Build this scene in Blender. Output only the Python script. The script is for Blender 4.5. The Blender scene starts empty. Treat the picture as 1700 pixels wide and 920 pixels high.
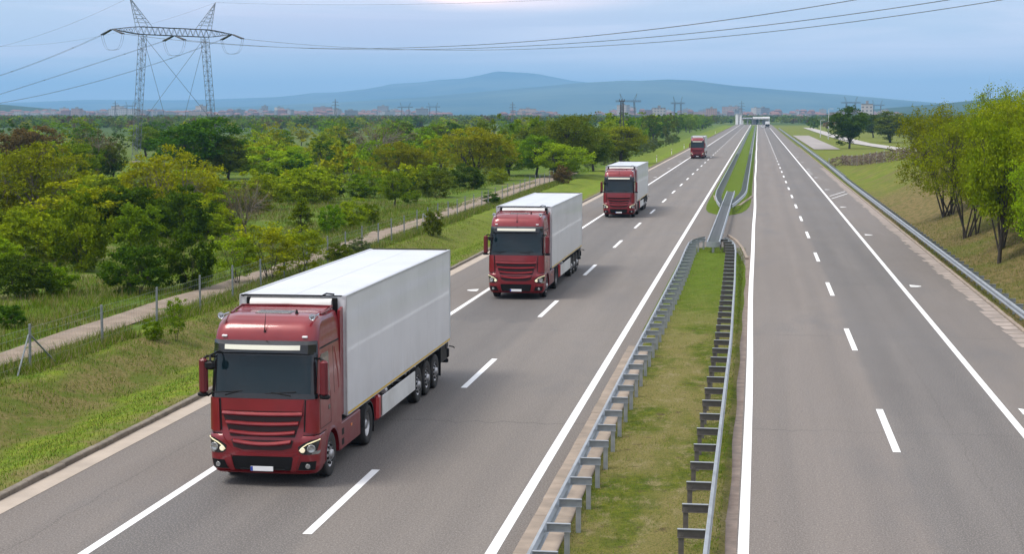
import bpy, math, random
import numpy as np
from mathutils import Vector, Matrix

R = math.radians
rnd = random.Random(7)
scene = bpy.context.scene
COL = scene.collection

# ------------------------------------------------------------------ camera
H_CAM = 8.3
FPX = 2790.0                       # focal length in pixels of the 1700 px wide photograph
PITCH = math.atan(272.0 / FPX)
YAW = math.atan(408.0 / FPX * math.cos(PITCH))
cam_d = bpy.data.cameras.new("camera")
cam = bpy.data.objects.new("camera", cam_d)
COL.objects.link(cam)
cam.location = (0, 0, H_CAM)
cam.rotation_euler = (math.pi / 2 - PITCH, 0, YAW)
cam_d.sensor_fit = 'HORIZONTAL'
cam_d.sensor_width = 36.0
cam_d.lens = FPX * 36.0 / 1700.0
cam_d.clip_start = 0.5
cam_d.clip_end = 90000.0
scene.camera = cam

# ------------------------------------------------------------------ world, sun, exposure
SUN_EL, SUN_AZ = R(60), R(240)     # azimuth: clockwise from +Y (road direction)
world = bpy.data.worlds.new("World")
scene.world = world
world.use_nodes = True
wt = world.node_tree
wt.nodes.clear()
def wn(t, **k):
    n = wt.nodes.new(t)
    for a, b in k.items():
        setattr(n, a, b)
    return n
w_out = wn('ShaderNodeOutputWorld')
w_bg = wn('ShaderNodeBackground')
sky = wn('ShaderNodeTexSky', sky_type='NISHITA', sun_disc=False, sun_elevation=SUN_EL, sun_rotation=SUN_AZ,
         altitude=200.0, air_density=1.0, dust_density=2.0, ozone_density=1.5)
tc = wn('ShaderNodeTexCoord')
sep = wn('ShaderNodeSeparateXYZ')
wt.links.new(tc.outputs['Generated'], sep.inputs[0])
# overcast veil: colour against elevation (z of the direction)
ramp = wn('ShaderNodeValToRGB')
mr = wn('ShaderNodeMapRange')
mr.inputs['From Min'].default_value = 0.0
mr.inputs['From Max'].default_value = 0.5
wt.links.new(sep.outputs['Z'], mr.inputs['Value'])
wt.links.new(mr.outputs[0], ramp.inputs[0])
cr = ramp.color_ramp
WORLD_RAMP = [(0.0, (7.9, 7.9, 8.5)), (0.05, (7.1, 7.4, 8.4)), (0.10, (6.2, 6.8, 8.0)), (0.3, (4.6, 5.5, 7.0)), (1.0, (9.5, 9.8, 10.4))]
WORLD_SCALE = 12.0
while len(cr.elements) < len(WORLD_RAMP):
    cr.elements.new(0.5)
for e, (p, c) in zip(cr.elements, WORLD_RAMP):
    e.position = p
    e.color = (c[0] / WORLD_SCALE, c[1] / WORLD_SCALE, c[2] / WORLD_SCALE, 1)
vscale = wn('ShaderNodeVectorMath', operation='SCALE')
vscale.inputs['Scale'].default_value = WORLD_SCALE
wt.links.new(ramp.outputs[0], vscale.inputs[0])
mix = wn('ShaderNodeMix', data_type='RGBA')
mix.inputs['Factor'].default_value = 0.92
wt.links.new(sky.outputs[0], mix.inputs['A'])
wt.links.new(vscale.outputs[0], mix.inputs['B'])
# soft cloud streaks lying low over the horizon
mp = wn('ShaderNodeMapping')
mp.inputs['Scale'].default_value = (4.0, 4.0, 60.0)
mp.inputs['Location'].default_value = (0.33, 0.1, 0.2)
wt.links.new(tc.outputs['Generated'], mp.inputs[0])
nz = wn('ShaderNodeTexNoise')
nz.inputs['Scale'].default_value = 1.0
nz.inputs['Detail'].default_value = 5.0
nz.inputs['Roughness'].default_value = 0.55
nz.inputs['Distortion'].default_value = 0.6
wt.links.new(mp.outputs[0], nz.inputs['Vector'])
cl = wn('ShaderNodeMapRange', interpolation_type='SMOOTHSTEP')
cl.inputs['From Min'].default_value = 0.40
cl.inputs['From Max'].default_value = 0.72
cl.inputs['To Max'].default_value = 0.7
wt.links.new(nz.outputs['Fac'], cl.inputs['Value'])
mixc = wn('ShaderNodeMix', data_type='RGBA')
mixc.inputs['B'].default_value = (9.4, 8.7, 9.5, 1)
wt.links.new(cl.outputs[0], mixc.inputs['Factor'])
wt.links.new(mix.outputs['Result'], mixc.inputs['A'])
# one warm gap in the clouds, just above the frame over the highest peak
def dirvec(px, py):
    f = Vector((-math.sin(YAW) * math.cos(PITCH), math.cos(YAW) * math.cos(PITCH), -math.sin(PITCH)))
    r = Vector((math.cos(YAW), math.sin(YAW), 0))
    u = r.cross(f)
    return (f + r * ((px - 850) / FPX) + u * ((460 - py) / FPX))
def smooth_spot(px, py, w, hh, col, prev, k):
    d = dirvec(px, py).normalized()
    s1 = wn('ShaderNodeVectorMath', operation='SUBTRACT')
    s1.inputs[1].default_value = d
    wt.links.new(tc.outputs['Generated'], s1.inputs[0])
    s2 = wn('ShaderNodeVectorMath', operation='DIVIDE')
    s2.inputs[1].default_value = (w, w, hh)
    wt.links.new(s1.outputs[0], s2.inputs[0])
    # ragged edge
    ad = wn('ShaderNodeVectorMath', operation='MULTIPLY_ADD')
    ad.inputs[1].default_value = (1.2, 1.2, 1.2)
    wt.links.new(nz.outputs['Color'], ad.inputs[0])
    wt.links.new(s2.outputs[0], ad.inputs[2])
    su = wn('ShaderNodeVectorMath', operation='SUBTRACT')
    su.inputs[1].default_value = (0.6, 0.6, 0.6)
    wt.links.new(ad.outputs[0], su.inputs[0])
    ln = wn('ShaderNodeVectorMath', operation='LENGTH')
    wt.links.new(su.outputs[0], ln.inputs[0])
    m = wn('ShaderNodeMapRange', interpolation_type='SMOOTHSTEP')
    m.inputs['From Min'].default_value = 1.0
    m.inputs['From Max'].default_value = 0.0
    m.inputs['To Max'].default_value = k
    wt.links.new(ln.outputs['Value'], m.inputs['Value'])
    mx = wn('ShaderNodeMix', data_type='RGBA')
    mx.inputs['B'].default_value = (*col, 1)
    wt.links.new(m.outputs[0], mx.inputs['Factor'])
    wt.links.new(prev, mx.inputs['A'])
    return mx.outputs['Result']
o = mixc.outputs['Result']
o = smooth_spot(560, 50, 0.26, 0.024, (6.9, 6.3, 7.6), o, 0.65)
o = smooth_spot(860, 0, 0.10, 0.011, (12.5, 10.0, 9.8), o, 0.85)
o = smooth_spot(785, -4, 0.034, 0.0050, (18.0, 12.5, 10.4), o, 0.95)
wt.links.new(o, w_bg.inputs['Color'])
w_bg.inputs['Strength'].default_value = 0.108
wt.links.new(w_bg.outputs[0], w_out.inputs[0])

sun_d = bpy.data.lights.new("sun", 'SUN')
sun_d.energy = 2.6
sun_d.angle = R(22)
sun_d.color = (1.0, 0.93, 0.84)
sun = bpy.data.objects.new("sun", sun_d)
COL.objects.link(sun)
sdir = Vector((math.sin(SUN_AZ) * math.cos(SUN_EL), math.cos(SUN_AZ) * math.cos(SUN_EL), math.sin(SUN_EL)))
sun.rotation_euler = sdir.to_track_quat('Z', 'Y').to_euler()

scene.view_settings.view_transform = 'Standard'
scene.view_settings.look = 'None'
scene.view_settings.gamma = 1.0
scene.view_settings.exposure = 0.32
scene.view_settings.use_curve_mapping = False
scene.cycles.max_bounces = 6
scene.cycles.transparent_max_bounces = 12
scene.cycles.volume_bounces = 0
scene.cycles.use_denoising = True

# ------------------------------------------------------------------ helpers
def ground_at(px, py, z=0.0):
    """the point of height z seen at this spot of the photograph"""
    d = dirvec(px, py)
    t = (z - H_CAM) / d.z
    return Vector((d.x * t, d.y * t, z))

def at_depth(px, py, Y):
    d = dirvec(px, py)
    t = Y / d.y
    return Vector((d.x * t, Y, H_CAM + d.z * t))

def tag(o, label=None, cat=None, group=None, kind=None):
    if label: o['label'] = label
    if cat: o['category'] = cat
    if group: o['group'] = group
    if kind: o['kind'] = kind
    return o

def empty(name, loc=(0, 0, 0), rz=0.0, parent=None):
    o = bpy.data.objects.new(name, None)
    COL.objects.link(o)
    o.location = loc
    o.rotation_euler = (0, 0, rz)
    if parent: o.parent = parent
    return o

def link(name, me, parent=None, loc=None):
    o = bpy.data.objects.new(name, me)
    COL.objects.link(o)
    if parent: o.parent = parent
    if loc is not None: o.location = loc
    return o

def copy_tree(o, parent=None):
    c = o.copy()
    COL.objects.link(c)
    c.parent = parent
    for ch in list(o.children):
        copy_tree(ch, c)
    return c

class MB:
    """collects shapes and links them as one mesh"""
    def __init__(s):
        s.v = []; s.f = []; s.m = []; s.sm = []
    def add(s, vs, fs, mi=0, smooth=False):
        b = len(s.v)
        s.v.extend([tuple(p) for p in vs])
        for f in fs:
            s.f.append(tuple(i + b for i in f)); s.m.append(mi); s.sm.append(smooth)
    def box(s, x0, x1, y0, y1, z0, z1, mi=0, bev=0.0):
        if bev <= 0:
            vs = [(x0,y0,z0),(x1,y0,z0),(x1,y1,z0),(x0,y1,z0),(x0,y0,z1),(x1,y0,z1),(x1,y1,z1),(x0,y1,z1)]
            s.add(vs, [(3,2,1,0),(4,5,6,7),(0,1,5,4),(1,2,6,5),(2,3,7,6),(3,0,4,7)], mi)
            return
        b = min(bev, (x1-x0)*.45, (y1-y0)*.45, (z1-z0)*.45)
        rings = []
        for (z, k) in ((z0, b), (z0 + b, 0), (z1 - b, 0), (z1, b)):
            a0, a1, c0, c1 = x0 + k, x1 - k, y0 + k, y1 - k
            rings.append([(a0+b,c0,z),(a1-b,c0,z),(a1,c0+b,z),(a1,c1-b,z),(a1-b,c1,z),(a0+b,c1,z),(a0,c1-b,z),(a0,c0+b,z)])
        s.loft(rings, mi, True, True)
    def loft(s, rings, mi=0, cap0=True, cap1=True, smooth=False, closed=True):
        n = len(rings[0]); vs = [p for r in rings for p in r]; fs = []
        for i in range(len(rings) - 1):
            for j in range(n if closed else n - 1):
                k = (j + 1) % n
                fs.append((i*n+j, i*n+k, (i+1)*n+k, (i+1)*n+j))
        s.add(vs, fs, mi, smooth)
        if cap0: s.add(rings[0], [tuple(range(n))[::-1]], mi)
        if cap1: s.add(rings[-1], [tuple(range(n))], mi)
    def tube(s, pts, r, n=6, mi=0, smooth=True, cap=True):
        pts = [Vector(p) for p in pts]
        rr = r if isinstance(r, (list, tuple)) else [r] * len(pts)
        rings = []
        for i, p in enumerate(pts):
            d = (pts[min(i+1, len(pts)-1)] - pts[max(i-1, 0)])
            if d.length < 1e-9: d = Vector((0, 0, 1))
            d.normalize()
            a = Vector((0, 0, 1)) if abs(d.z) < 0.9 else Vector((1, 0, 0))
            u = d.cross(a).normalized(); w = d.cross(u)
            rings.append([p + (u * math.cos(2*math.pi*k/n) + w * math.sin(2*math.pi*k/n)) * rr[i] for k in range(n)])
        s.loft(rings, mi, cap, cap, smooth)
    def bar(s, a, b, w, mi=0):
        s.tube([a, b], w * 0.7, 4, mi, False, False)
    def cyl(s, c, ax, r, h, n=16, mi=0, smooth=True):
        c = Vector(c); ax = Vector(ax).normalized()
        s.tube([c - ax*h/2, c + ax*h/2], r, n, mi, smooth)
    def lathe(s, c, ax, prof, n=24, mi=0, smooth=True, mis=None):
        """prof: (radius, offset along ax)"""
        c = Vector(c); ax = Vector(ax).normalized()
        a = Vector((0, 0, 1)) if abs(ax.z) < 0.9 else Vector((1, 0, 0))
        u = ax.cross(a).normalized(); w = ax.cross(u)
        rings = [[c + ax*t + (u*math.cos(2*math.pi*k/n) + w*math.sin(2*math.pi*k/n))*max(r, 1e-4) for k in range(n)] for r, t in prof]
        s.loft(rings, mi, False, False, smooth)
    def prism_x(s, poly, x0, x1, mi=0):
        """poly in (y, z), extruded along x"""
        n = len(poly)
        a = [(x0, y, z) for y, z in poly]; b = [(x1, y, z) for y, z in poly]
        s.add(a + b, [tuple(range(n))] + [tuple(range(n, 2*n))[::-1]] + [(i, i+n, (i+1) % n + n, (i+1) % n) for i in range(n)], mi)
    def prism_z(s, poly, z0, z1, mi=0):
        n = len(poly)
        a = [(x, y, z0) for x, y in poly]; b = [(x, y, z1) for x, y in poly]
        s.add(a + b, [tuple(range(n))[::-1]] + [tuple(range(n, 2*n))] + [(i, (i+1) % n, (i+1) % n + n, i+n) for i in range(n)], mi)
    def mesh(s, name, mats):
        me = bpy.data.meshes.new(name)
        me.from_pydata(s.v, [], s.f)
        for m in (mats if isinstance(mats, (list, tuple)) else [mats]): me.materials.append(m)
        me.polygons.foreach_set('material_index', s.m)
        me.polygons.foreach_set('use_smooth', s.sm)
        me.update()
        return me
    def build(s, name, mats, parent=None, loc=None):
        return link(name, s.mesh(name, mats), parent, loc)

def sstep(a, b, x):
    t = min(1.0, max(0.0, (x - a) / (b - a)))
    return t * t * (3 - 2 * t)

# ------------------------------------------------------------------ materials
def new_mat(name):
    m = bpy.data.materials.new(name)
    m.use_nodes = True
    nt = m.node_tree
    bs = nt.nodes['Principled BSDF']
    return m, nt, bs

class NB:
    """small node builder"""
    def __init__(s, nt): s.nt = nt
    def n(s, t, **k):
        nd = s.nt.nodes.new(t)
        for a, b in k.items(): setattr(nd, a, b)
        return nd
    def l(s, a, b): s.nt.links.new(a, b)
    def set(s, sock, v):
        if isinstance(v, bpy.types.NodeSocket): s.l(v, sock)
        elif isinstance(v, (tuple, list)) and len(v) == 3 and sock.type == 'RGBA': sock.default_value = (*v, 1)
        else: sock.default_value = v
    def coord(s, scale=(1, 1, 1), loc=(0, 0, 0), kind='Object'):
        t = s.n('ShaderNodeTexCoord'); m = s.n('ShaderNodeMapping')
        m.inputs['Scale'].default_value = scale; m.inputs['Location'].default_value = loc
        s.l(t.outputs[kind], m.inputs[0]); return m.outputs[0]
    def noise(s, vec, scale=1.0, detail=3.0, rough=0.5, out='Fac', dist=0.0):
        x = s.n('ShaderNodeTexNoise'); s.l(vec, x.inputs['Vector'])
        x.inputs['Scale'].default_value = scale; x.inputs['Detail'].default_value = detail
        x.inputs['Roughness'].default_value = rough; x.inputs['Distortion'].default_value = dist
        return x.outputs[out]
    def mr(s, v, a, b, c=0.0, d=1.0, smooth=False):
        x = s.n('ShaderNodeMapRange', interpolation_type='SMOOTHSTEP' if smooth else 'LINEAR')
        s.set(x.inputs['Value'], v)
        for k, q in (('From Min', a), ('From Max', b), ('To Min', c), ('To Max', d)): s.set(x.inputs[k], q)
        return x.outputs[0]
    def math(s, op, a, b=0.0):
        x = s.n('ShaderNodeMath', operation=op); s.set(x.inputs[0], a); s.set(x.inputs[1], b); return x.outputs[0]
    def mix(s, f, a, b, mode='MIX'):
        x = s.n('ShaderNodeMix', data_type='RGBA', blend_type=mode)
        s.set(x.inputs['Factor'], f); s.set(x.inputs['A'], a); s.set(x.inputs['B'], b); return x.outputs['Result']
    def bump(s, h, strength=0.3, dist=0.02):
        x = s.n('ShaderNodeBump'); x.inputs['Strength'].default_value = strength
        x.inputs['Distance'].default_value = dist; s.l(h, x.inputs['Height']); return x.outputs[0]
    def band(s, v, a, b, soft=0.15):
        """1 inside a..b"""
        return s.math('MULTIPLY', s.mr(v, a - soft, a + soft, 0, 1, True), s.mr(v, b - soft, b + soft, 1, 0, True))

def M(name, col, rough=0.5, metal=0.0, var=0.12, scale=3.0, bump=0.0, bscale=20.0, spec=0.5, coat=0.0, dirt=None, dirtk=0.3):
    m, nt, bs = new_mat(name); b = NB(nt)
    v = b.coord()
    nz = b.noise(v, scale, 4.0, 0.6)
    lo = tuple(c * (1 - var) for c in col); hi = tuple(min(1, c * (1 + var)) for c in col)
    c = b.mix(b.mr(nz, 0.3, 0.7), lo, hi)
    if dirt is not None:
        c = b.mix(b.mr(b.noise(v, scale * 0.35, 5.0, 0.65), 0.5, 0.75, 0, dirtk), c, dirt)
    b.l(c, bs.inputs['Base Color'])
    bs.inputs['Roughness'].default_value = rough
    b.l(b.mr(nz, 0.2, 0.8, max(0.02, rough * 0.85), min(1, rough * 1.15)), bs.inputs['Roughness'])
    bs.inputs['Metallic'].default_value = metal
    bs.inputs['Specular IOR Level'].default_value = spec
    bs.inputs['Coat Weight'].default_value = coat
    bs.inputs['Coat Roughness'].default_value = 0.06
    if bump > 0:
        b.l(b.bump(b.noise(v, bscale, 3.0), bump, 0.01), bs.inputs['Normal'])
    return m

def leaf_mat(name, col, col2, trans=0.28):
    m, nt, bs = new_mat(name); b = NB(nt)
    nt.nodes.remove(bs)
    v = b.coord()
    geo = b.n('ShaderNodeObjectInfo')
    ad = b.n('ShaderNodeVectorMath', operation='MULTIPLY_ADD')
    ad.inputs[1].default_value = (1, 1, 1)
    b.l(v, ad.inputs[0])
    cmb = b.n('ShaderNodeCombineXYZ')
    for k in range(3): b.l(b.math('MULTIPLY', geo.outputs['Random'], 37.0 + k * 11), cmb.inputs[k])
    b.l(cmb.outputs[0], ad.inputs[2])
    big = b.noise(ad.outputs[0], 0.9, 2.0)
    fine = b.noise(ad.outputs[0], 9.0, 1.0)
    f = b.math('ADD', b.mr(big, 0.35, 0.65, 0, 0.65), b.mr(fine, 0.3, 0.7, 0.0, 0.35))
    c = b.mix(f, col, col2)
    hs = b.n('ShaderNodeHueSaturation')
    b.l(b.mr(geo.outputs['Random'], 0, 1, 0.485, 0.515), hs.inputs['Hue'])
    b.l(b.mr(geo.outputs['Random'], 0, 1, 0.82, 1.15), hs.inputs['Value'])
    b.l(c, hs.inputs['Color'])
    d = b.n('ShaderNodeBsdfDiffuse'); t = b.n('ShaderNodeBsdfTranslucent')
    b.l(hs.outputs[0], d.inputs[0]); b.l(hs.outputs[0], t.inputs[0])
    mx = b.n('ShaderNodeMixShader'); mx.inputs[0].default_value = trans
    b.l(d.outputs[0], mx.inputs[1]); b.l(t.outputs[0], mx.inputs[2])
    b.l(mx.outputs[0], nt.nodes['Material Output'].inputs[0])
    return m

LEAF = {
    'yg':    leaf_mat('leaves_yellow_green', (0.177, 0.231, 0.0060), (0.354, 0.374, 0.0120)),
    'lime':  leaf_mat('leaves_fresh_green', (0.147, 0.242, 0.0080), (0.319, 0.407, 0.0120)),
    'green': leaf_mat('leaves_green', (0.073, 0.149, 0.0050), (0.206, 0.297, 0.0100)),
    'dark':  leaf_mat('leaves_dark_green', (0.028, 0.068, 0.0050), (0.088, 0.160, 0.0090)),
    'olive': leaf_mat('leaves_olive', (0.065, 0.105, 0.0080), (0.159, 0.198, 0.0140)),
    'bank':  leaf_mat('leaves_bank_green', (0.118, 0.171, 0.0050), (0.254, 0.297, 0.0100)),
    'gold':  leaf_mat('leaves_golden_olive', (0.130, 0.154, 0.0050), (0.248, 0.259, 0.0100)),
    'brown': leaf_mat('leaves_brown_buds', (0.100, 0.068, 0.0260), (0.177, 0.127, 0.0400)),
    'grey':  leaf_mat('leaves_grey_green', (0.077, 0.105, 0.0350), (0.153, 0.193, 0.0700)),
}
BARK = M('bark', (0.045, 0.036, 0.028), 0.9, var=0.4, scale=6, bump=0.6, bscale=25)
BARK_PALE = M('bark_grey', (0.14, 0.12, 0.095), 0.9, var=0.35, scale=6, bump=0.6, bscale=25)
GALV = M('galvanised_steel', (0.33, 0.355, 0.375), 0.42, 0.45, var=0.16, scale=2.2, dirt=(0.16, 0.17, 0.17), dirtk=0.5)
GALV_SHADE = M('galvanised_steel_shaded', (0.13, 0.12, 0.11), 0.6, 0.3, var=0.25, scale=3.0, dirt=(0.08, 0.06, 0.045), dirtk=0.6)  # shaded copy of the galvanised steel: shade put into the colour, plus brown dirt
CONC = M('concrete', (0.27, 0.22, 0.175), 0.9, var=0.25, scale=1.5, bump=0.4, bscale=30, dirt=(0.14, 0.12, 0.09), dirtk=0.45)
CONC_DARK = M('old_kerb_concrete', (0.17, 0.145, 0.115), 0.95, var=0.3, scale=2.5, bump=0.5, bscale=18, dirt=(0.07, 0.06, 0.045), dirtk=0.7)

# ------------------------------------------------------------------ ground
def H(x, y):
    """height of the terrain"""
    z = 0.0
    if -16.1 < x < 10.2 and y < 1300: return -0.08
    if x <= -16.1:
        k = 1.0 - 0.55 * sstep(110, 220, y)
        if x > -22.6:
            if x > -19.3: z = 0.10 - 0.62 * k * sstep(16.5, 19.3, -x)
            else: z = 0.10 - 0.62 * k + (0.60 * k) * sstep(19.6, 22.3, -x)
        else: z = 0.04
        d = -x - 22.6
        if d > 6: z += 0.25 * math.sin(x * 0.11 + 1.3) * math.sin(y * 0.07) * min(1, (d - 6) / 20)
        z += 0.05 * math.sin(x * 1.3 + 0.7 * y) * math.sin(y * 0.83 + x * 0.2) * min(1, max(0, (-x - 17) / 3))
    else:
        k = 1.0 - sstep(200, 400, y)
        z = -0.10 + k * (2.9 * sstep(10.6, 19.5, x) ** 1.15) + 0.0
        z += 0.06 * math.sin(x * 1.1 + 0.5 * y) * math.sin(y * 0.6) * min(1, max(0, (x - 11) / 3)) * k
    return z

def geom_lines(a, b, step, grow, cap=1e9):
    out = [a]; s = step; d = 1 if b > a else -1
    while (b - out[-1]) * d > 0:
        out.append(out[-1] + s * d); s = min(s * grow, cap)
    return out
xs = sorted(set([round(q, 3) for q in geom_lines(-16.1, -26000, 0.35, 1.045)] + [round(q, 3) for q in geom_lines(10.2, 26000, 0.4, 1.05)] + [-16.05, -15.9, -10, -4, 2, 6, 10.0]))
ys = sorted(set([round(q, 3) for q in geom_lines(-80, 60, 4.0, 1.0)] + [round(q, 3) for q in geom_lines(20, 260, 1.4, 1.0)] + [round(q, 3) for q in geom_lines(260, 30000, 2.0, 1.06)]))
def height_grid(name, xs, ys, hf, mats):
    nx, ny = len(xs), len(ys)
    vs = [(x, y, hf(x, y)) for y in ys for x in xs]
    fs = [(j*nx+i, j*nx+i+1, (j+1)*nx+i+1, (j+1)*nx+i) for j in range(ny-1) for i in range(nx-1)]
    me = bpy.data.meshes.new(name); me.from_pydata(vs, [], fs)
    me.polygons.foreach_set('use_smooth', [True] * len(fs))
    me.materials.append(mats)
    return link(name, me)

def ground_material():
    m, nt, bs = new_mat('ground_grass'); b = NB(nt)
    v = b.coord(); sp = b.n('ShaderNodeSeparateXYZ'); b.l(v, sp.inputs[0]); X, Y = sp.outputs[0], sp.outputs[1]
    wob = b.mr(b.noise(v, 0.35, 4.0, 0.6), 0.2, 0.8, -1.1, 1.1)
    Xw = b.math('ADD', X, wob)
    fine = b.noise(v, 9.0, 4.0, 0.7); med = b.noise(v, 0.8, 4.0, 0.65); big = b.noise(v, 0.11, 3.0, 0.55)
    streak = b.noise(b.coord((1.4, 0.5, 1)), 2.2, 4.0, 0.7)
    # mown verge: fresh green with yellowed thatch
    g = b.mix(b.mr(med, 0.38, 0.62), (0.095, 0.165, 0.010), (0.19, 0.24, 0.020))
    g = b.mix(b.mr(streak, 0.54, 0.70, 0, 0.8), g, (0.25, 0.21, 0.075))
    g = b.mix(b.mr(fine, 0.42, 0.62, 0.0, 0.5), g, (0.05, 0.085, 0.008))
    # brown slope of the ditch
    br = b.mix(b.mr(fine, 0.4, 0.62), (0.11, 0.095, 0.030), (0.19, 0.16, 0.062))
    br = b.mix(b.mr(med, 0.42, 0.60), br, (0.085, 0.11, 0.016))
    br = b.mix(b.mr(b.noise(v, 2.2, 4.0, 0.7), 0.58, 0.70, 0, 0.75), br, (0.07, 0.048, 0.028))
    fadeY = b.mr(Y, 70, 150, 1, 0.15)
    c = b.mix(b.math('MULTIPLY', b.band(Xw, -22.4, -19.2, 0.5), fadeY), g, br)
    # rough meadow beyond the fence
    md = b.mix(b.mr(med, 0.35, 0.65), (0.060, 0.115, 0.010), (0.12, 0.175, 0.018))
    md = b.mix(b.mr(b.noise(v, 0.23, 4.0, 0.6), 0.54, 0.66, 0, 0.7), md, (0.20, 0.175, 0.085))
    md = b.mix(b.mr(fine, 0.45, 0.65, 0, 0.45), md, (0.035, 0.055, 0.010))
    c = b.mix(b.mr(Xw, -22.6, -23.4, 0, 1, True), c, md)
    # kerb-side scruff
    c = b.mix(b.math('MULTIPLY', b.band(Xw, -16.7, -15.0, 0.3), b.mr(med, 0.4, 0.6, 0.2, 0.8)), c, (0.17, 0.13, 0.065))
    # bank on the other side
    rb = b.mix(b.mr(streak, 0.40, 0.60), (0.105, 0.095, 0.028), (0.20, 0.15, 0.066))
    rb = b.mix(b.mr(big, 0.48, 0.60, 0, .8), rb, (0.10, 0.12, 0.020))
    rb = b.mix(b.mr(fine, 0.45, 0.62, 0, 0.5), rb, (0.07, 0.065, 0.022))
    gr = b.mix(b.mr(med, 0.35, 0.65), (0.095, 0.145, 0.012), (0.185, 0.195, 0.035))
    gr = b.mix(b.mr(b.noise(v, 0.16, 5.0, .7), .50, .64, 0, .75), gr, (0.15, 0.125, 0.05))
    gr = b.mix(b.mr(fine, 0.45, 0.62, 0, .4), gr, (0.05, 0.07, 0.010))
    rb = b.mix(b.mr(Y, 150, 205, 0, 1, True), rb, gr)
    c = b.mix(b.mr(X, 8, 9, 0, 1), c, rb)
    # far fields
    vo = b.n('ShaderNodeTexVoronoi'); b.l(b.coord((0.0035, 0.0022, 1)), vo.inputs['Vector']); vo.inputs['Scale'].default_value = 1.0
    f1 = b.mix(b.mr(vo.outputs['Color'], 0.3, 0.7), (0.05, 0.085, 0.018), (0.115, 0.145, 0.035))
    far = b.math('MULTIPLY', b.mr(Y, 230, 420, 0, 1, True), b.mr(X, -60, -40, 1, 0))
    c = b.mix(far, c, f1)
    c = b.mix(b.mr(Y, 1100, 1300, 0, 1), c, f1)
    b.l(c, bs.inputs['Base Color']); bs.inputs['Roughness'].default_value = 0.95
    bs.inputs['Specular IOR Level'].default_value = 0.1
    hgt = b.math('ADD', b.math('MULTIPLY', fine, 0.6), b.math('MULTIPLY', b.noise(v, 3.0, 5.0, 0.7), 0.8))
    b.l(b.bump(hgt, 0.9, 0.10), bs.inputs['Normal'])
    return m
GROUND = ground_material()
g_ob = height_grid('ground', xs, ys, H, GROUND); tag(g_ob, kind='structure')

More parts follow.
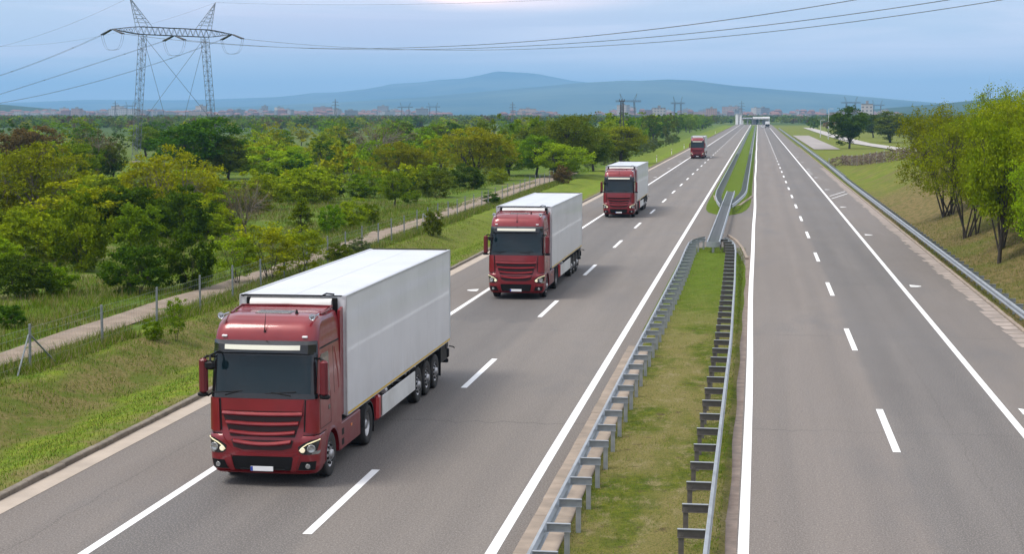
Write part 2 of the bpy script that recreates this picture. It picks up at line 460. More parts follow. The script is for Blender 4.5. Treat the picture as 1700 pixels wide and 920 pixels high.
# ------------------------------------------------------------------ road
XL_SOLID, XL_DASH, XL_IN = -12.50, -8.71, -4.88
XR_IN, XR_DASH, XR_SOLID = -0.17, 3.50, 6.96
def road_material():
    m, nt, bs = new_mat('asphalt'); b = NB(nt)
    v = b.coord(); sp = b.n('ShaderNodeSeparateXYZ'); b.l(v, sp.inputs[0]); X, Y = sp.outputs[0], sp.outputs[1]
    X = b.math('ADD', X, b.mr(b.noise(v, 0.5, 3.0, 0.7), 0.2, 0.8, -0.12, 0.12))
    def step(a): return b.mr(X, a - 0.25, a + 0.25, 0, 1, True)
    c = (0.158, 0.138, 0.123)                                      # hard shoulder
    c = b.mix(step(-12.4), c, (0.118, 0.111, 0.106))               # truck lane
    c = b.mix(step(-8.7), c, (0.182, 0.163, 0.146))                # overtaking lane
    c = b.mix(step(-4.8), c, (0.158, 0.137, 0.120))                # edge strip
    c = b.mix(step(-0.15), c, (0.186, 0.162, 0.146))               # other carriageway
    c = b.mix(step(3.52), c, (0.124, 0.116, 0.112))
    c = b.mix(step(6.9), c, (0.156, 0.136, 0.123))
    # wheel tracks and long streaks
    st = b.noise(b.coord((1.3, 0.018, 1)), 1.0, 5.0, 0.6)
    c = b.mix(b.mr(st, 0.35, 0.68, 0, 0.30), c, (0.085, 0.080, 0.080))
    st2 = b.noise(b.coord((0.55, 0.035, 1), (9, 3, 0)), 1.0, 4.0, 0.6)
    c = b.mix(b.mr(st2, 0.50, 0.72, 0, 0.32), c, (0.24, 0.215, 0.195))
    # patches
    pt = b.noise(b.coord((0.22, 0.07, 1), (4, 1, 0)), 1.0, 5.0, 0.65, dist=0.4)
    c = b.mix(b.mr(pt, 0.54, 0.68, 0, 0.55), c, (0.082, 0.080, 0.083))
    for xt in (-11.55, -9.75, 4.35, 6.15, -7.6, -5.9, .75, 2.6):      # darker wheel paths
        Xs = b.math('ADD', X, b.mr(b.noise(b.coord((0, .03, 0), (xt, xt, 0)), 1.0, 2.0), .2, .8, -.18, .18))
        c = b.mix(b.math('MULTIPLY', b.band(Xs, xt - .28, xt + .28, .3), .42 if xt < -8 or xt > 3 else .20), c, (0.075, 0.072, 0.072))
    for (x0, x1, y0, y1, k) in ((-12.3, -8.8, 66, 92, 0.55), (-12.3, -8.9, 128, 150, 0.35), (3.6, 6.9, 82, 112, 0.22), (3.6, 6.9, 47, 61, 0.18), (-8.6, -5.0, 88, 97, 0.16)):
        mk = b.math('MULTIPLY', b.band(X, x0, x1, 0.12), b.band(b.math('ADD', Y, b.mr(st, 0, 1, -3, 3)), y0, y1, 0.4))
        c = b.mix(b.math('MULTIPLY', mk, k), c, (0.058, 0.060, 0.066))
    # construction joints across the lanes, sealed cracks
    for yj in (44.2, 63.5, 97.0, 131.0, 190.0):
        yy = b.math('ADD', Y, b.mr(b.noise(b.coord((1.2, 0.0, 0.0), (yj, 0, 0)), 1.0, 4.0, 0.6), 0.2, 0.8, -0.5, 0.5))
        c = b.mix(b.math('MULTIPLY', b.band(yy, yj - 0.05, yj + 0.05, 0.05), b.mr(b.noise(v, 0.4, 2.0), 0.4, 0.6, 0.3, 0.8)), c, (0.05, 0.048, 0.048))
    # longitudinal joint
    c = b.mix(b.math('MULTIPLY', b.band(X, -14.08, -14.03, 0.02), 0.5), c, (0.06, 0.055, 0.05))
    c = b.mix(b.math('MULTIPLY', b.band(X, 5.15, 5.19, 0.02), 0.35), c, (0.06, 0.055, 0.05))
    # aggregate
    ag = b.noise(v, 55.0, 2.0, 0.7)
    c = b.mix(b.mr(ag, 0.35, 0.7, 0, 0.5), c, (0.30, 0.28, 0.26), 'OVERLAY')
    ag2 = b.noise(v, 14.0, 3.0, 0.8)
    c = b.mix(b.mr(ag2, 0.40, 0.62, 0.0, 0.55), c, (0.080, 0.072, 0.066))
    ag3 = b.noise(b.coord((1, .6, 1), (5, 5, 5)), 30.0, 2.0, 0.8)
    c = b.mix(b.mr(ag3, 0.48, 0.66, 0.0, 0.5), c, (0.34, 0.31, 0.28))
    sp3 = b.noise(v, 5.0, 2.0, 0.5)
    c = b.mix(b.mr(sp3, 0.72, 0.76, 0.0, 0.5), c, (0.05, 0.048, 0.046))
    b.l(c, bs.inputs['Base Color'])
    b.l(b.mr(pt, 0.3, 0.7, 0.85, 0.68), bs.inputs['Roughness'])
    bs.inputs['Specular IOR Level'].default_value = 0.35
    b.l(b.bump(ag, 0.35, 0.006), bs.inputs['Normal'])
    return m
def sheet(name, x0, x1, y0, y1, z, mat, kind='structure', nx=1, ny=40):
    mb = MB()
    X = [x0 + (x1-x0)*i/nx for i in range(nx+1)]; Y = [y0 + (y1-y0)*(i/ny)**2 for i in range(ny+1)]
    mb.add([(x, y, z) for y in Y for x in X], [(j*(nx+1)+i, j*(nx+1)+i+1, (j+1)*(nx+1)+i+1, (j+1)*(nx+1)+i) for j in range(ny) for i in range(nx)])
    o = mb.build(name, mat); tag(o, kind=kind); return o
road = sheet('road', -16.0, 10.1, -80, 1300, 0.0, road_material())

def paint_material():
    m, nt, bs = new_mat('road_paint'); b = NB(nt)
    v = b.coord()
    w = b.noise(v, 7.0, 5.0, 0.75)
    c = b.mix(b.mr(w, 0.60, 0.72, 0, 0.55), (0.78, 0.79, 0.80), (0.40, 0.38, 0.36))
    c = b.mix(b.mr(b.noise(v, 1.1, 4.0), 0.35, 0.7, 0, 0.25), c, (0.55, 0.53, 0.5))
    b.l(c, bs.inputs['Base Color']); bs.inputs['Roughness'].default_value = 0.6
    return m
PAINT = paint_material()
mk = MB()
def quadz(mb, pts, z): mb.add([(x, y, z) for x, y in pts], [tuple(range(len(pts)))])
def line(mb, xc, w, y0, y1, wob=0.0, step=6.0):
    y = y0
    def o(y): return wob * (math.sin(y * 0.05) + 0.6 * math.sin(y * 0.13 + 1))
    while y < y1:
        yn = min(y + step, y1)
        quadz(mb, [(xc - w/2 + o(y), y), (xc + w/2 + o(y), y), (xc + w/2 + o(yn), yn), (xc - w/2 + o(yn), yn)], 0.006)
        y = yn; step = min(step * 1.02, 40)
line(mk, XL_SOLID, 0.20, -80, 1250)
line(mk, XL_IN, 0.22, -80, 1250)
line(mk, XR_IN, 0.21, -80, 1250, 0.03)
line(mk, XR_SOLID, 0.20, -80, 1250)
def ydash(px, py): return ground_at(px, py).y
yl0 = ydash(515, 888); yr0 = ydash(1502, 752)
P = 18.0
for k in range(-6, 66):
    for xc, y0 in ((XL_DASH, yl0), (XR_DASH, yr0)):
        y = y0 + k * P
        if y < 1200:
            quadz(mk, [(xc-.095, y), (xc+.095, y), (xc+.095, y+6.1), (xc-.095, y+6.1)], 0.006)
# spacing marks on the hard shoulders: flat chevrons
for k in range(0, 9):
    y = ground_at(1518, 475).y + k * 34.7 - 34.7
    x = XR_SOLID + 0.42
    quadz(mk, [(x, y - 0.50), (x + 0.34, y - 0.46), (x + 0.52, y - 0.22), (x + 0.52, y + 0.02), (x + 0.30, y + 0.22), (x + 0.0, y + 0.50)], 0.006)
    y = ground_at(800, 482).y + k * 35.5 - 35.5
    x = XL_SOLID - 0.35
    quadz(mk, [(x - 0.05, y - 0.5), (x - 0.10, y + 0.5), (x - 0.40, y + 0.25), (x - 0.58, y + 0.02), (x - 0.56, y - 0.22), (x - .35, y - .45)], 0.006)
# short ticks beside the edge line
for k in range(6):
    y = ground_at(1345, 290).y + k * 3.2
    quadz(mk, [(XR_SOLID + .12, y), (XR_SOLID + .62, y), (XR_SOLID + .62, y + .45), (XR_SOLID + .12, y + .45)], 0.006)
quadz(mk, [(XR_SOLID + .3, 171.5), (9.35, 182.5), (9.35, 183.1), (XR_SOLID + .3, 172.1)], 0.005)
quadz(mk, [(XR_SOLID + .3, 166.5), (9.35, 177.5), (9.35, 178.1), (XR_SOLID + .3, 167.1)], 0.005)
o = mk.build('road_markings', PAINT); tag(o, kind='structure')

# shoulder gutter, kerbs
g = sheet('gutter', -15.99, -15.44, -40, 420, 0.008, M('gutter_concrete', (0.37, 0.315, 0.26), 0.9, var=0.14, scale=0.9, bump=0.3, dirt=(0.2, 0.17, 0.13), dirtk=0.5))
kb = MB(); y = -40.0
while y < 900:
    L = 1.0 if y < 140 else 8.0
    dz = rnd.uniform(-.012, .012); dx = rnd.uniform(-.012, .012)
    kb.box(-16.17 + dx, -15.99 + dx, y, y + L - 0.02, -0.05, 0.125 + dz, 0, 0.02 if y < 140 else 0)
    y += L
o = kb.build('kerb', CONC_DARK); tag(o, kind='structure')
# the other shoulder: pale gutter slabs with dark gaps, kerb
kb = MB(); y = -40.0
sl = MB()
while y < 420:
    L = 1.25
    if y < 260:
        q = rnd.uniform(0, .25)
        sl.add([(9.36 + q, y, .009), (10.07, y, .009), (10.07, y + L*.90, .009), (9.30 + q, y + L*.86, .009)], [(0, 1, 2, 3)])
    dz = rnd.uniform(-.012, .012)
    kb.box(10.09, 10.24, y, y + L - 0.03, -0.12, 0.085 + dz, 0, 0.02)
    y += L
o = kb.build('roadside_kerb', CONC); tag(o, kind='structure')
o = sl.build('gutter_slabs', M('pale_slab', (0.30, 0.255, 0.225), 0.9, var=0.25, scale=1.2, dirt=(0.15, 0.13, 0.11), dirtk=0.7)); tag(o, kind='structure')
sd = sheet('silt_strip', 9.62, 10.08, -40, 260, 0.005, M('road_silt', (0.17, 0.135, 0.105), 1.0, var=0.3, scale=2))
sd = sheet('edge_strip', -0.56, -0.29, -40, 99, 0.005, M('gravel_edge', (0.19, 0.150, 0.125), 1.0, var=0.35, scale=2.5, bump=0.6, dirt=(0.10, 0.06, 0.045), dirtk=0.6))

# ------------------------------------------------------------------ median islands
def island(name, prof, mat):
    """prof: (y, xleft, xright)"""
    rows = []
    for (y, a, b_) in prof:
        n = 8
        rows.append([(a + (b_-a)*i/n, y, 0.015 + 0.07 * (1 - (2*i/n-1)**4) * (1 if b_-a > .4 else 0) + 0.012*math.sin(y*1.7+i*2)) for i in range(n+1)])
    mb = MB(); mb.loft(rows, 0, False, False, True, closed=False)
    o = mb.build(name, mat); tag(o, kind='structure'); return o
def median_material():
    m, nt, bs = new_mat('median_grass'); b = NB(nt); v = b.coord()
    sp = b.n('ShaderNodeSeparateXYZ'); b.l(v, sp.inputs[0])
    med = b.noise(v, 1.6, 5.0, 0.7); big = b.noise(b.coord((.5, .2, 1)), 1.0, 3.0, .6); fine = b.noise(v, 22.0, 4.0, 0.75)
    near = b.mix(b.mr(med, 0.38, 0.62), (0.070, 0.105, 0.008), (0.15, 0.165, 0.018))
    hf = b.noise(v, 7.0, 4.0, 0.75)
    near = b.mix(b.mr(hf, .45, .62, 0, .6), near, (0.045, 0.062, 0.008))
    near = b.mix(b.mr(big, 0.42, 0.56, 0, 0.85), near, (0.22, 0.185, 0.070))
    near = b.mix(b.mr(b.noise(b.coord((1.6, .8, 1), (3, 3, 3)), 1.3, 5.0, .75), 0.52, 0.66, 0, 0.9), near, (0.27, 0.225, 0.115))
    farc = b.mix(b.mr(med, 0.35, 0.65), (0.085, 0.145, 0.010), (0.13, 0.185, 0.016))
    c = b.mix(b.mr(sp.outputs[1], 55, 85, 0, 1, True), near, farc)
    c = b.mix(b.mr(fine, 0.46, 0.62, 0, 0.7), c, (0.035, 0.048, 0.008))
    c = b.mix(b.mr(b.noise(v, 2.6, 3.0, .6), 0.62, 0.70, 0, 0.8), c, (0.085, 0.06, 0.035))
    b.l(c, bs.inputs['Base Color']); bs.inputs['Roughness'].default_value = 1.0; bs.inputs['Specular IOR Level'].default_value = 0.1
    b.l(b.bump(b.math('ADD', fine, b.math('MULTIPLY', med, 1.5)), 0.9, 0.05), bs.inputs['Normal'])
    return m
MED = median_material()
prof = [(y, -4.0, -0.50 + 0.03*math.sin(y*.7)) for y in range(-40, 60, 2)] + [(y, -4.05 - 0.20*sstep(60, 64, y), -0.50 + 0.03*math.sin(y*.7) - 0.35*sstep(88, 100, y)) for y in range(60, 98, 2)] + [(100, -4.05, -1.0), (102.5, -3.8, -1.3), (104.2, -3.3, -1.8), (105, -2.7, -2.2)]
island('median_grass', prof, MED)
prof = [(138, -2.7, -2.3), (139.5, -3.4, -1.7), (142, -4.0, -1.2), (146, -4.3, -0.85), (152, -4.45, -0.6), (160, -4.5, -0.5)] + [(170 * 1.05**k, -4.5, -0.5) for k in range(0, 41)]
island('far_median_grass', prof, MED)
# concrete slab edge beside the near barrier
mb = MB(); y = -40.0
while y < 59:
    mb.box(-4.42 + rnd.uniform(-.01, .01), -3.62, y, y + 1.48, -.02, 0.10 + rnd.uniform(-.006, .006), 0, .012); y += 1.5
o = mb.build('concrete_edging', CONC); tag(o, kind='structure')
# curved kerbs at the island ends
def kerb_curve(name, pts, w=.16, h=.11):
    mb = MB(); pts = [Vector((*p, 0)) for p in pts]
    rings = []
    for i, p in enumerate(pts):
        d = (pts[min(i+1, len(pts)-1)] - pts[max(i-1, 0)]).normalized(); s = Vector((d.y, -d.x, 0)) * w / 2
        rings.append([p - s + Vector((0, 0, -.02)), p + s + Vector((0, 0, -.02)), p + s * .85 + Vector((0, 0, h)), p - s * .85 + Vector((0, 0, h))])
    mb.loft(rings); o = mb.build(name, CONC); tag(o, kind='structure')
gp = lambda px, py: tuple(ground_at(px, py))[:2]
kerb_curve('island_kerb', [gp(1186, 326), gp(1188, 333), gp(1194, 339), gp(1201, 343)], .25)
kerb_curve('island_kerb', [gp(1218, 344), gp(1228, 342), gp(1238, 335), gp(1248, 327)], .25)
kerb_curve('island_kerb', [gp(1209, 392), gp(1222, 401), gp(1232, 413), gp(1240, 431)], .18)

# dirt track, lay-by, service road
def ribbon(name, ctr, mat, dz=0.03, kind='structure', n=6):
    rows = []
    for (x, y, w) in ctr:
        rows.append([(x - w/2 + w*i/n, y, max(H(x - w/2 + w*i/n, y), -0.05) + dz) for i in range(n+1)])
    mb = MB(); mb.loft(rows, 0, False, False, True, closed=False)
    o = mb.build(name, mat); tag(o, kind=kind); return o
def track_material():
    m, nt, bs = new_mat('dirt_track'); b = NB(nt); v = b.coord()
    n1 = b.noise(v, 0.9, 5.0, .7); n2 = b.noise(v, 12.0, 4.0, .75)
    c = b.mix(b.mr(n1, .35, .65), (0.185, 0.142, 0.105), (0.275, 0.22, 0.17))
    c = b.mix(b.mr(n2, .5, .7, 0, .5), c, (0.16, 0.12, 0.085))
    c = b.mix(b.mr(b.noise(b.coord((1.6, .12, 1)), 1.0, 4.0, .7), .56, .66, 0, .7), c, (0.10, 0.12, 0.03))
    b.l(c, bs.inputs['Base Color']); bs.inputs['Roughness'].default_value = 1.0
    b.l(b.bump(n2, .6, .03), bs.inputs['Normal']); return m
TR = track_material()
ctr = []
for k in range(0, 90):
    y = -30 + k * 3
    if y > 236: break
    t = sstep(50, 200, y)
    ctr.append((-24.95 - 1.0 * t + .12*math.sin(y*.09), y, 1.6 + 1.3 * t + .15*math.sin(y*.21)))
ribbon('dirt_track', ctr, TR, 0.035)
sheet('layby_pavement', 13.0, 19.0, 395, 640, 0.05, M('layby_concrete', (0.27, 0.245, 0.23), .9, var=.2, scale=.15))
ctr = [(*gp(1700, 300), 5), (*gp(1560, 268), 5), (*gp(1490, 247), 5), (*gp(1430, 238), 5), (*gp(1385, 226), 5), (*gp(1340, 212), 5)]
ribbon('service_road', [(x, y, w) for x, y, w in ctr], M('service_road_surface', (0.36, 0.34, 0.32), .9, var=.1, scale=.2), 0.12)

# ------------------------------------------------------------------ mountains and hills
def mount_mat(name, c1, c2):
    m, nt, bs = new_mat(name); b = NB(nt)
    n = b.noise(b.coord((.0012, .0012, .004)), 1.0, 6.0, .6)
    b.l(b.mix(b.mr(n, .35, .65), c1, c2), bs.inputs['Base Color']); bs.inputs['Roughness'].default_value = 1.0
    bs.inputs['Specular IOR Level'].default_value = 0.0; return m
def nse(x, y, seed=0):
    s = 0; a = 1.0
    for k in range(5):
        s += a * math.sin(x*1.7**k + seed*3.1 + 1.3*math.sin(y*1.9**k*.7 + seed + k)) * math.cos(y*1.6**k + 2.1*k); a *= .55
    return s
def ridge(name, Y, sky_pts, depth, mat, rough=1.0, seed=0):
    """a mountain chain whose crest stands at depth Y with the heights of the real skyline"""
    xs_ = np.linspace(sky_pts[0][0], sky_pts[-1][0], 260)
    hy = np.interp(xs_, [p[0] for p in sky_pts], [p[1] for p in sky_pts])
    rows = []
    for t in (-1.0, -.85, -.7, -.55, -.42, -.3, -.2, -.1, 0, .15, .4, .7, 1.0):
        row = []
        for px, py in zip(xs_, hy):
            c = at_depth(px, py, Y)
            k = max(0.0, 1 - abs(t)) ** 0.9
            y = c.y + t * depth
            base = max(c.z, 1)
            z = base * k
            amp = base * .10 * rough * (1 - abs(2*k - 1)) + base * .012
            z += amp * nse(c.x / 900, y / 700, seed) * .5
            row.append((c.x, y, max(z, -2) if abs(t) < 1 else -3))
        rows.append(row)
    mb = MB(); mb.loft(rows, 0, False, False, True, closed=False)
    o = mb.build(name, mat); tag(o, kind='structure'); return o
ridge('mountains', 16000, [(-700, 176), (-300, 170), (0, 171), (150, 165), (300, 166), (400, 163), (470, 160), (520, 154), (560, 153), (620, 146), (650, 139), (700, 136), (730, 132), (770, 130), (800, 124), (825, 118), (860, 120), (890, 122), (920, 128), (950, 134), (1000, 139), (1060, 141), (1200, 150), (1500, 170), (1900, 182)],
      3500, mount_mat('far_mountain_slope_shade', (.02, .04, .03), (.11, .12, .07)), 1.0, 1)  # wide dark-to-pale patches put slope shading into the colour
ridge('mountains', 11500, [(-300, 186), (200, 182), (400, 177), (560, 170), (700, 161), (800, 152), (900, 143), (960, 137), (1000, 135), (1040, 133), (1060, 133.5), (1110, 131), (1150, 133), (1220, 142), (1300, 149), (1400, 157), (1500, 166), (1560, 171), (1700, 180), (2200, 186)],
      2600, mount_mat('mountain_forest_slope_shade', (.015, .035, .02), (.10, .12, .06)), 1.0, 5)  # forest tones, their contrast widened to paint in slope shading
ridge('hills', 5200, [(1340, 188), (1400, 186), (1440, 182), (1500, 177), (1550, 173), (1620, 166), (1700, 158), (1900, 146), (2300, 150)],
      1300, mount_mat('wooded_hill', (.018, .045, .014), (.05, .07, .025)), .8, 9)
ridge('hills', 4700, [(-900, 150), (-400, 158), (-100, 168), (0, 173), (40, 178), (110, 186), (170, 189)],
      900, mount_mat('wooded_hillside', (.018, .045, .014), (.05, .07, .025)), .8, 3)

# haze: one closed box round everything
def haze():
    mb = MB(); mb.box(-22000, 22000, -300, 24000, -5, 470)
    m = bpy.data.materials.new('haze'); m.use_nodes = True; nt = m.node_tree; nt.nodes.clear()
    out = nt.nodes.new('ShaderNodeOutputMaterial'); pv = nt.nodes.new('ShaderNodeVolumePrincipled')
    pv.inputs['Color'].default_value = (0.32, 0.64, 1.0, 1)
    pv.inputs['Density'].default_value = HAZE_D
    pv.inputs['Anisotropy'].default_value = 0.0
    nt.links.new(pv.outputs[0], out.inputs['Volume'])
    m.cycles.homogeneous_volume = True
    o = mb.build('haze', m); tag(o, 'pale blue haze that fades the far fields, city and mountains', 'haze', kind='stuff')
HAZE_D = 1.1e-4
haze()

# ------------------------------------------------------------------ trees
def mesh_np(name, V, F, mats, mi=None, smooth=False):
    me = bpy.data.meshes.new(name)
    me.vertices.add(len(V)); me.vertices.foreach_set('co', V.astype(np.float32).ravel())
    n, k = F.shape
    me.loops.add(n*k); me.loops.foreach_set('vertex_index', F.astype(np.int32).ravel())
    me.polygons.add(n); me.polygons.foreach_set('loop_start', np.arange(0, n*k, k, dtype=np.int32))
    try: me.polygons.foreach_set('loop_total', np.full(n, k, dtype=np.int32))
    except Exception: pass
    for m in mats: me.materials.append(m)
    if mi is not None: me.polygons.foreach_set('material_index', mi.astype(np.int32))
    me.update(calc_edges=True); me.validate()
    return me

def leaf_quads(C, size, g, flat=0.0):
    """C: leaf centres (n,3); returns V, F with one bent leaf (a diamond quad) at each"""
    n = len(C)
    a = g.normal(size=(n, 3)); a[:, 2] *= (1 - flat); a /= np.linalg.norm(a, axis=1)[:, None] + 1e-9
    b = g.normal(size=(n, 3)); b -= a * (a * b).sum(1)[:, None]; b /= np.linalg.norm(b, axis=1)[:, None] + 1e-9
    s = size * g.uniform(0.6, 1.35, size=(n, 1))
    V = np.stack([C - a*s*.62, C + b*s*.36, C + a*s*.62, C - b*s*.36], 1).reshape(-1, 3)
    F = np.arange(n*4).reshape(n, 4)
    return V, F

def build_tree(kind, seed, lod=1.0):
    """returns (crown mesh, trunk mesh) at nominal height 1 scaled to metres by Hn"""
    g = np.random.default_rng(seed); r = random.Random(seed)
    P_ = {  # Hn, trunk fork, crown centre z, rx, rz, clusters, leaves per, cluster radius, leaf size, limbs
        'round':  (7.0, .22, .60, .40, .40, 110, 100, .42, .19, 6),
        'spread': (7.0, .16, .57, .56, .42, 190, 64, .36, .165, 8),
        'orb':    (7.0, .13, .56, .42, .45, 170, 100, .42, .19, 6),
        'bush':   (3.5, .05, .46, .62, .50, 95, 95, .30, .15, 6),
        'sapling':(4.5, .10, .58, .34, .42, 60, 55, .30, .14, 4),
        'bare':   (6.0, .15, .58, .50, .40, 150, 16, .40, .10, 8),
        'cone':   (6.0, .10, .50, .26, .48, 90, 80, .30, .16, 3),
        'tall':   (9.0, .25, .62, .36, .38, 150, 85, .50, .20, 7),
        'bank':   (9.0, .17, .61, .50, .40, 330, 66, .42, .125, 9),
    }[kind]
    Hn, fork, zc, rx, rz, ncl, npc, rc, ls, nl = P_
    ncl = int(ncl * lod); ls = ls / math.sqrt(max(lod, .2)) if lod < 1 else ls
    npc = max(5, int(npc * (lod if lod < 1 else 1)))
    # cluster centres: lobed ellipsoid
    lob = g.normal(size=(9, 3)); lob /= np.linalg.norm(lob, axis=1)[:, None]
    amp = g.uniform(-.28, .25, 9)
    C = []
    while len(C) < ncl:
        d = g.normal(size=3); d /= np.linalg.norm(d)
        k = 1 + (amp * np.clip((lob @ d) - .45, 0, 1) * 2.2).sum()
        rad = (g.uniform(.15, 1.0) ** .42) * k
        p = np.array([d[0]*rx*rad, d[1]*rx*rad, zc + d[2]*rz*rad])
        if kind == 'cone':
            hz = (p[2] - (zc - rz)) / (2*rz); w = max(.06, 1.15*(1 - hz))
            p[0] *= w*1.3; p[1] *= w*1.3
        if p[2] < (.03 if kind in ('bush', 'cone') else fork*.8): continue
        if kind == 'bank' and p[2] < .26 and g.random() < .6: continue
        if kind in ('bush',): p[2] = max(p[2], .04)
        C.append(p * Hn)
    C = np.array(C)
    rcs = rc * g.uniform(.55, 1.35, len(C)) * (Hn/7.0)**.3
    cnt = np.maximum(3, (npc * g.uniform(.5, 1.5, len(C))).astype(int))
    idx = np.repeat(np.arange(len(C)), cnt)
    off = g.normal(size=(len(idx), 3)) * np.array([1, 1, .62])
    L = C[idx] + off * rcs[idx][:, None] * .75
    L = L[L[:, 2] > .05]
    V, F = leaf_quads(L, ls, g, .2)
    crown = mesh_np('crown', V, F, [LEAF['green']])
    # trunk, limbs, twigs
    mb = MB()
    sides = 7 if lod >= 1 else 4
    bend = Vector((r.uniform(-.04, .04), r.uniform(-.04, .04), 0)) * Hn
    fp = Vector((bend.x, bend.y, fork * Hn))
    tr = .022 * Hn if kind not in ('bush', 'sapling', 'bank') else .012 * Hn
    if kind in ('sapling', 'bush', 'bank'):
        bs_ = .05 if kind != 'bank' else .07
        bases = [Vector((r.uniform(-bs_, bs_)*Hn, r.uniform(-bs_, bs_)*Hn, -.3)) for _ in range(nl)]
        if kind == 'bank': bases = [bases[q % 4] for q in range(nl)]; tr *= 1.25
    else:
        bases = [Vector((0, 0, -.25))]
        mb.tube([bases[0], Vector((bend.x*.4, bend.y*.4, fork*Hn*.5)), fp], [tr*1.25, tr, tr*.85], sides)
    limbs = []
    for i in range(nl):
        a = 2*math.pi*(i + r.uniform(-.3, .3))/nl
        q = r.uniform(.35, .6)
        tip = Vector((math.cos(a)*rx*q, math.sin(a)*rx*q, zc + r.uniform(-.10, .38)*rz)) * Hn
        b0 = bases[i % len(bases)] if len(bases) > 1 else fp
        mid = b0.lerp(tip, .5) + Vector((r.uniform(-.04, .04), r.uniform(-.04, .04), -.03)) * Hn
        mb.tube([b0, mid, tip], [tr*.62, tr*.42, tr*.22], max(4, sides-2))
        limbs.append((b0, mid, tip))
    for j, c in enumerate(C):
        if lod < 1 and j % 3: continue
        cv = Vector(c)
        best = min(limbs, key=lambda q: (q[2] - cv).length)
        src = best[1].lerp(best[2], r.uniform(.15, 1.0))
        m1 = src.lerp(cv, .55) + Vector((r.uniform(-.03, .03), r.uniform(-.03, .03), r.uniform(-.03, .02))) * Hn
        mb.tube([src, m1, cv], [tr*.16, tr*.11, tr*.04], 3, smooth=False, cap=False)
        if kind in ('bare', 'bank', 'spread') and lod >= 1:
            for _ in range(4 if kind == 'bare' else 2):
                d = Vector((r.gauss(0, 1), r.gauss(0, 1), abs(r.gauss(0, 1)))).normalized() * rc * r.uniform(.6, 1.6)
                mb.tube([m1.lerp(cv, r.random()), cv + d], [tr*.06, tr*.02], 3, smooth=False, cap=False)
    trunk = mb.mesh('trunk', BARK)
    return crown, trunk, Hn, 2*rx*1.12*Hn

TM = {}
def tree_mesh(kind, var, far=False):
    key = (kind, var, far)
    if key not in TM: TM[key] = build_tree(kind, hash_seed(kind, var), .35 if far else 1.0)
    return TM[key]
def hash_seed(kind, var): return sum(ord(c) * (i + 3) for i, c in enumerate(kind)) * 17 + var * 101
def place_tree(x, y, h, w, kind, colr, name, label, cat, group=None, var=0, far=False, pale=False, bare_parts=False, sink=0.0):
    cm, tm, hn, wn_ = tree_mesh(kind, var, far)
    z = H(x, y) - sink
    root = empty(name, (x, y, z), rnd.uniform(0, 6.28))
    tag(root, label, cat, group)
    s = h / hn; sw = w / wn_
    root.scale = (sw, sw, s)
    for nm, me in (('crown', cm), ('trunk', tm)):
        o = link(nm, me, root)
        if nm == 'crown' or pale:
            o.material_slots[0].link = 'OBJECT'
            o.material_slots[0].material = LEAF[colr] if nm == 'crown' else BARK_PALE
    return root

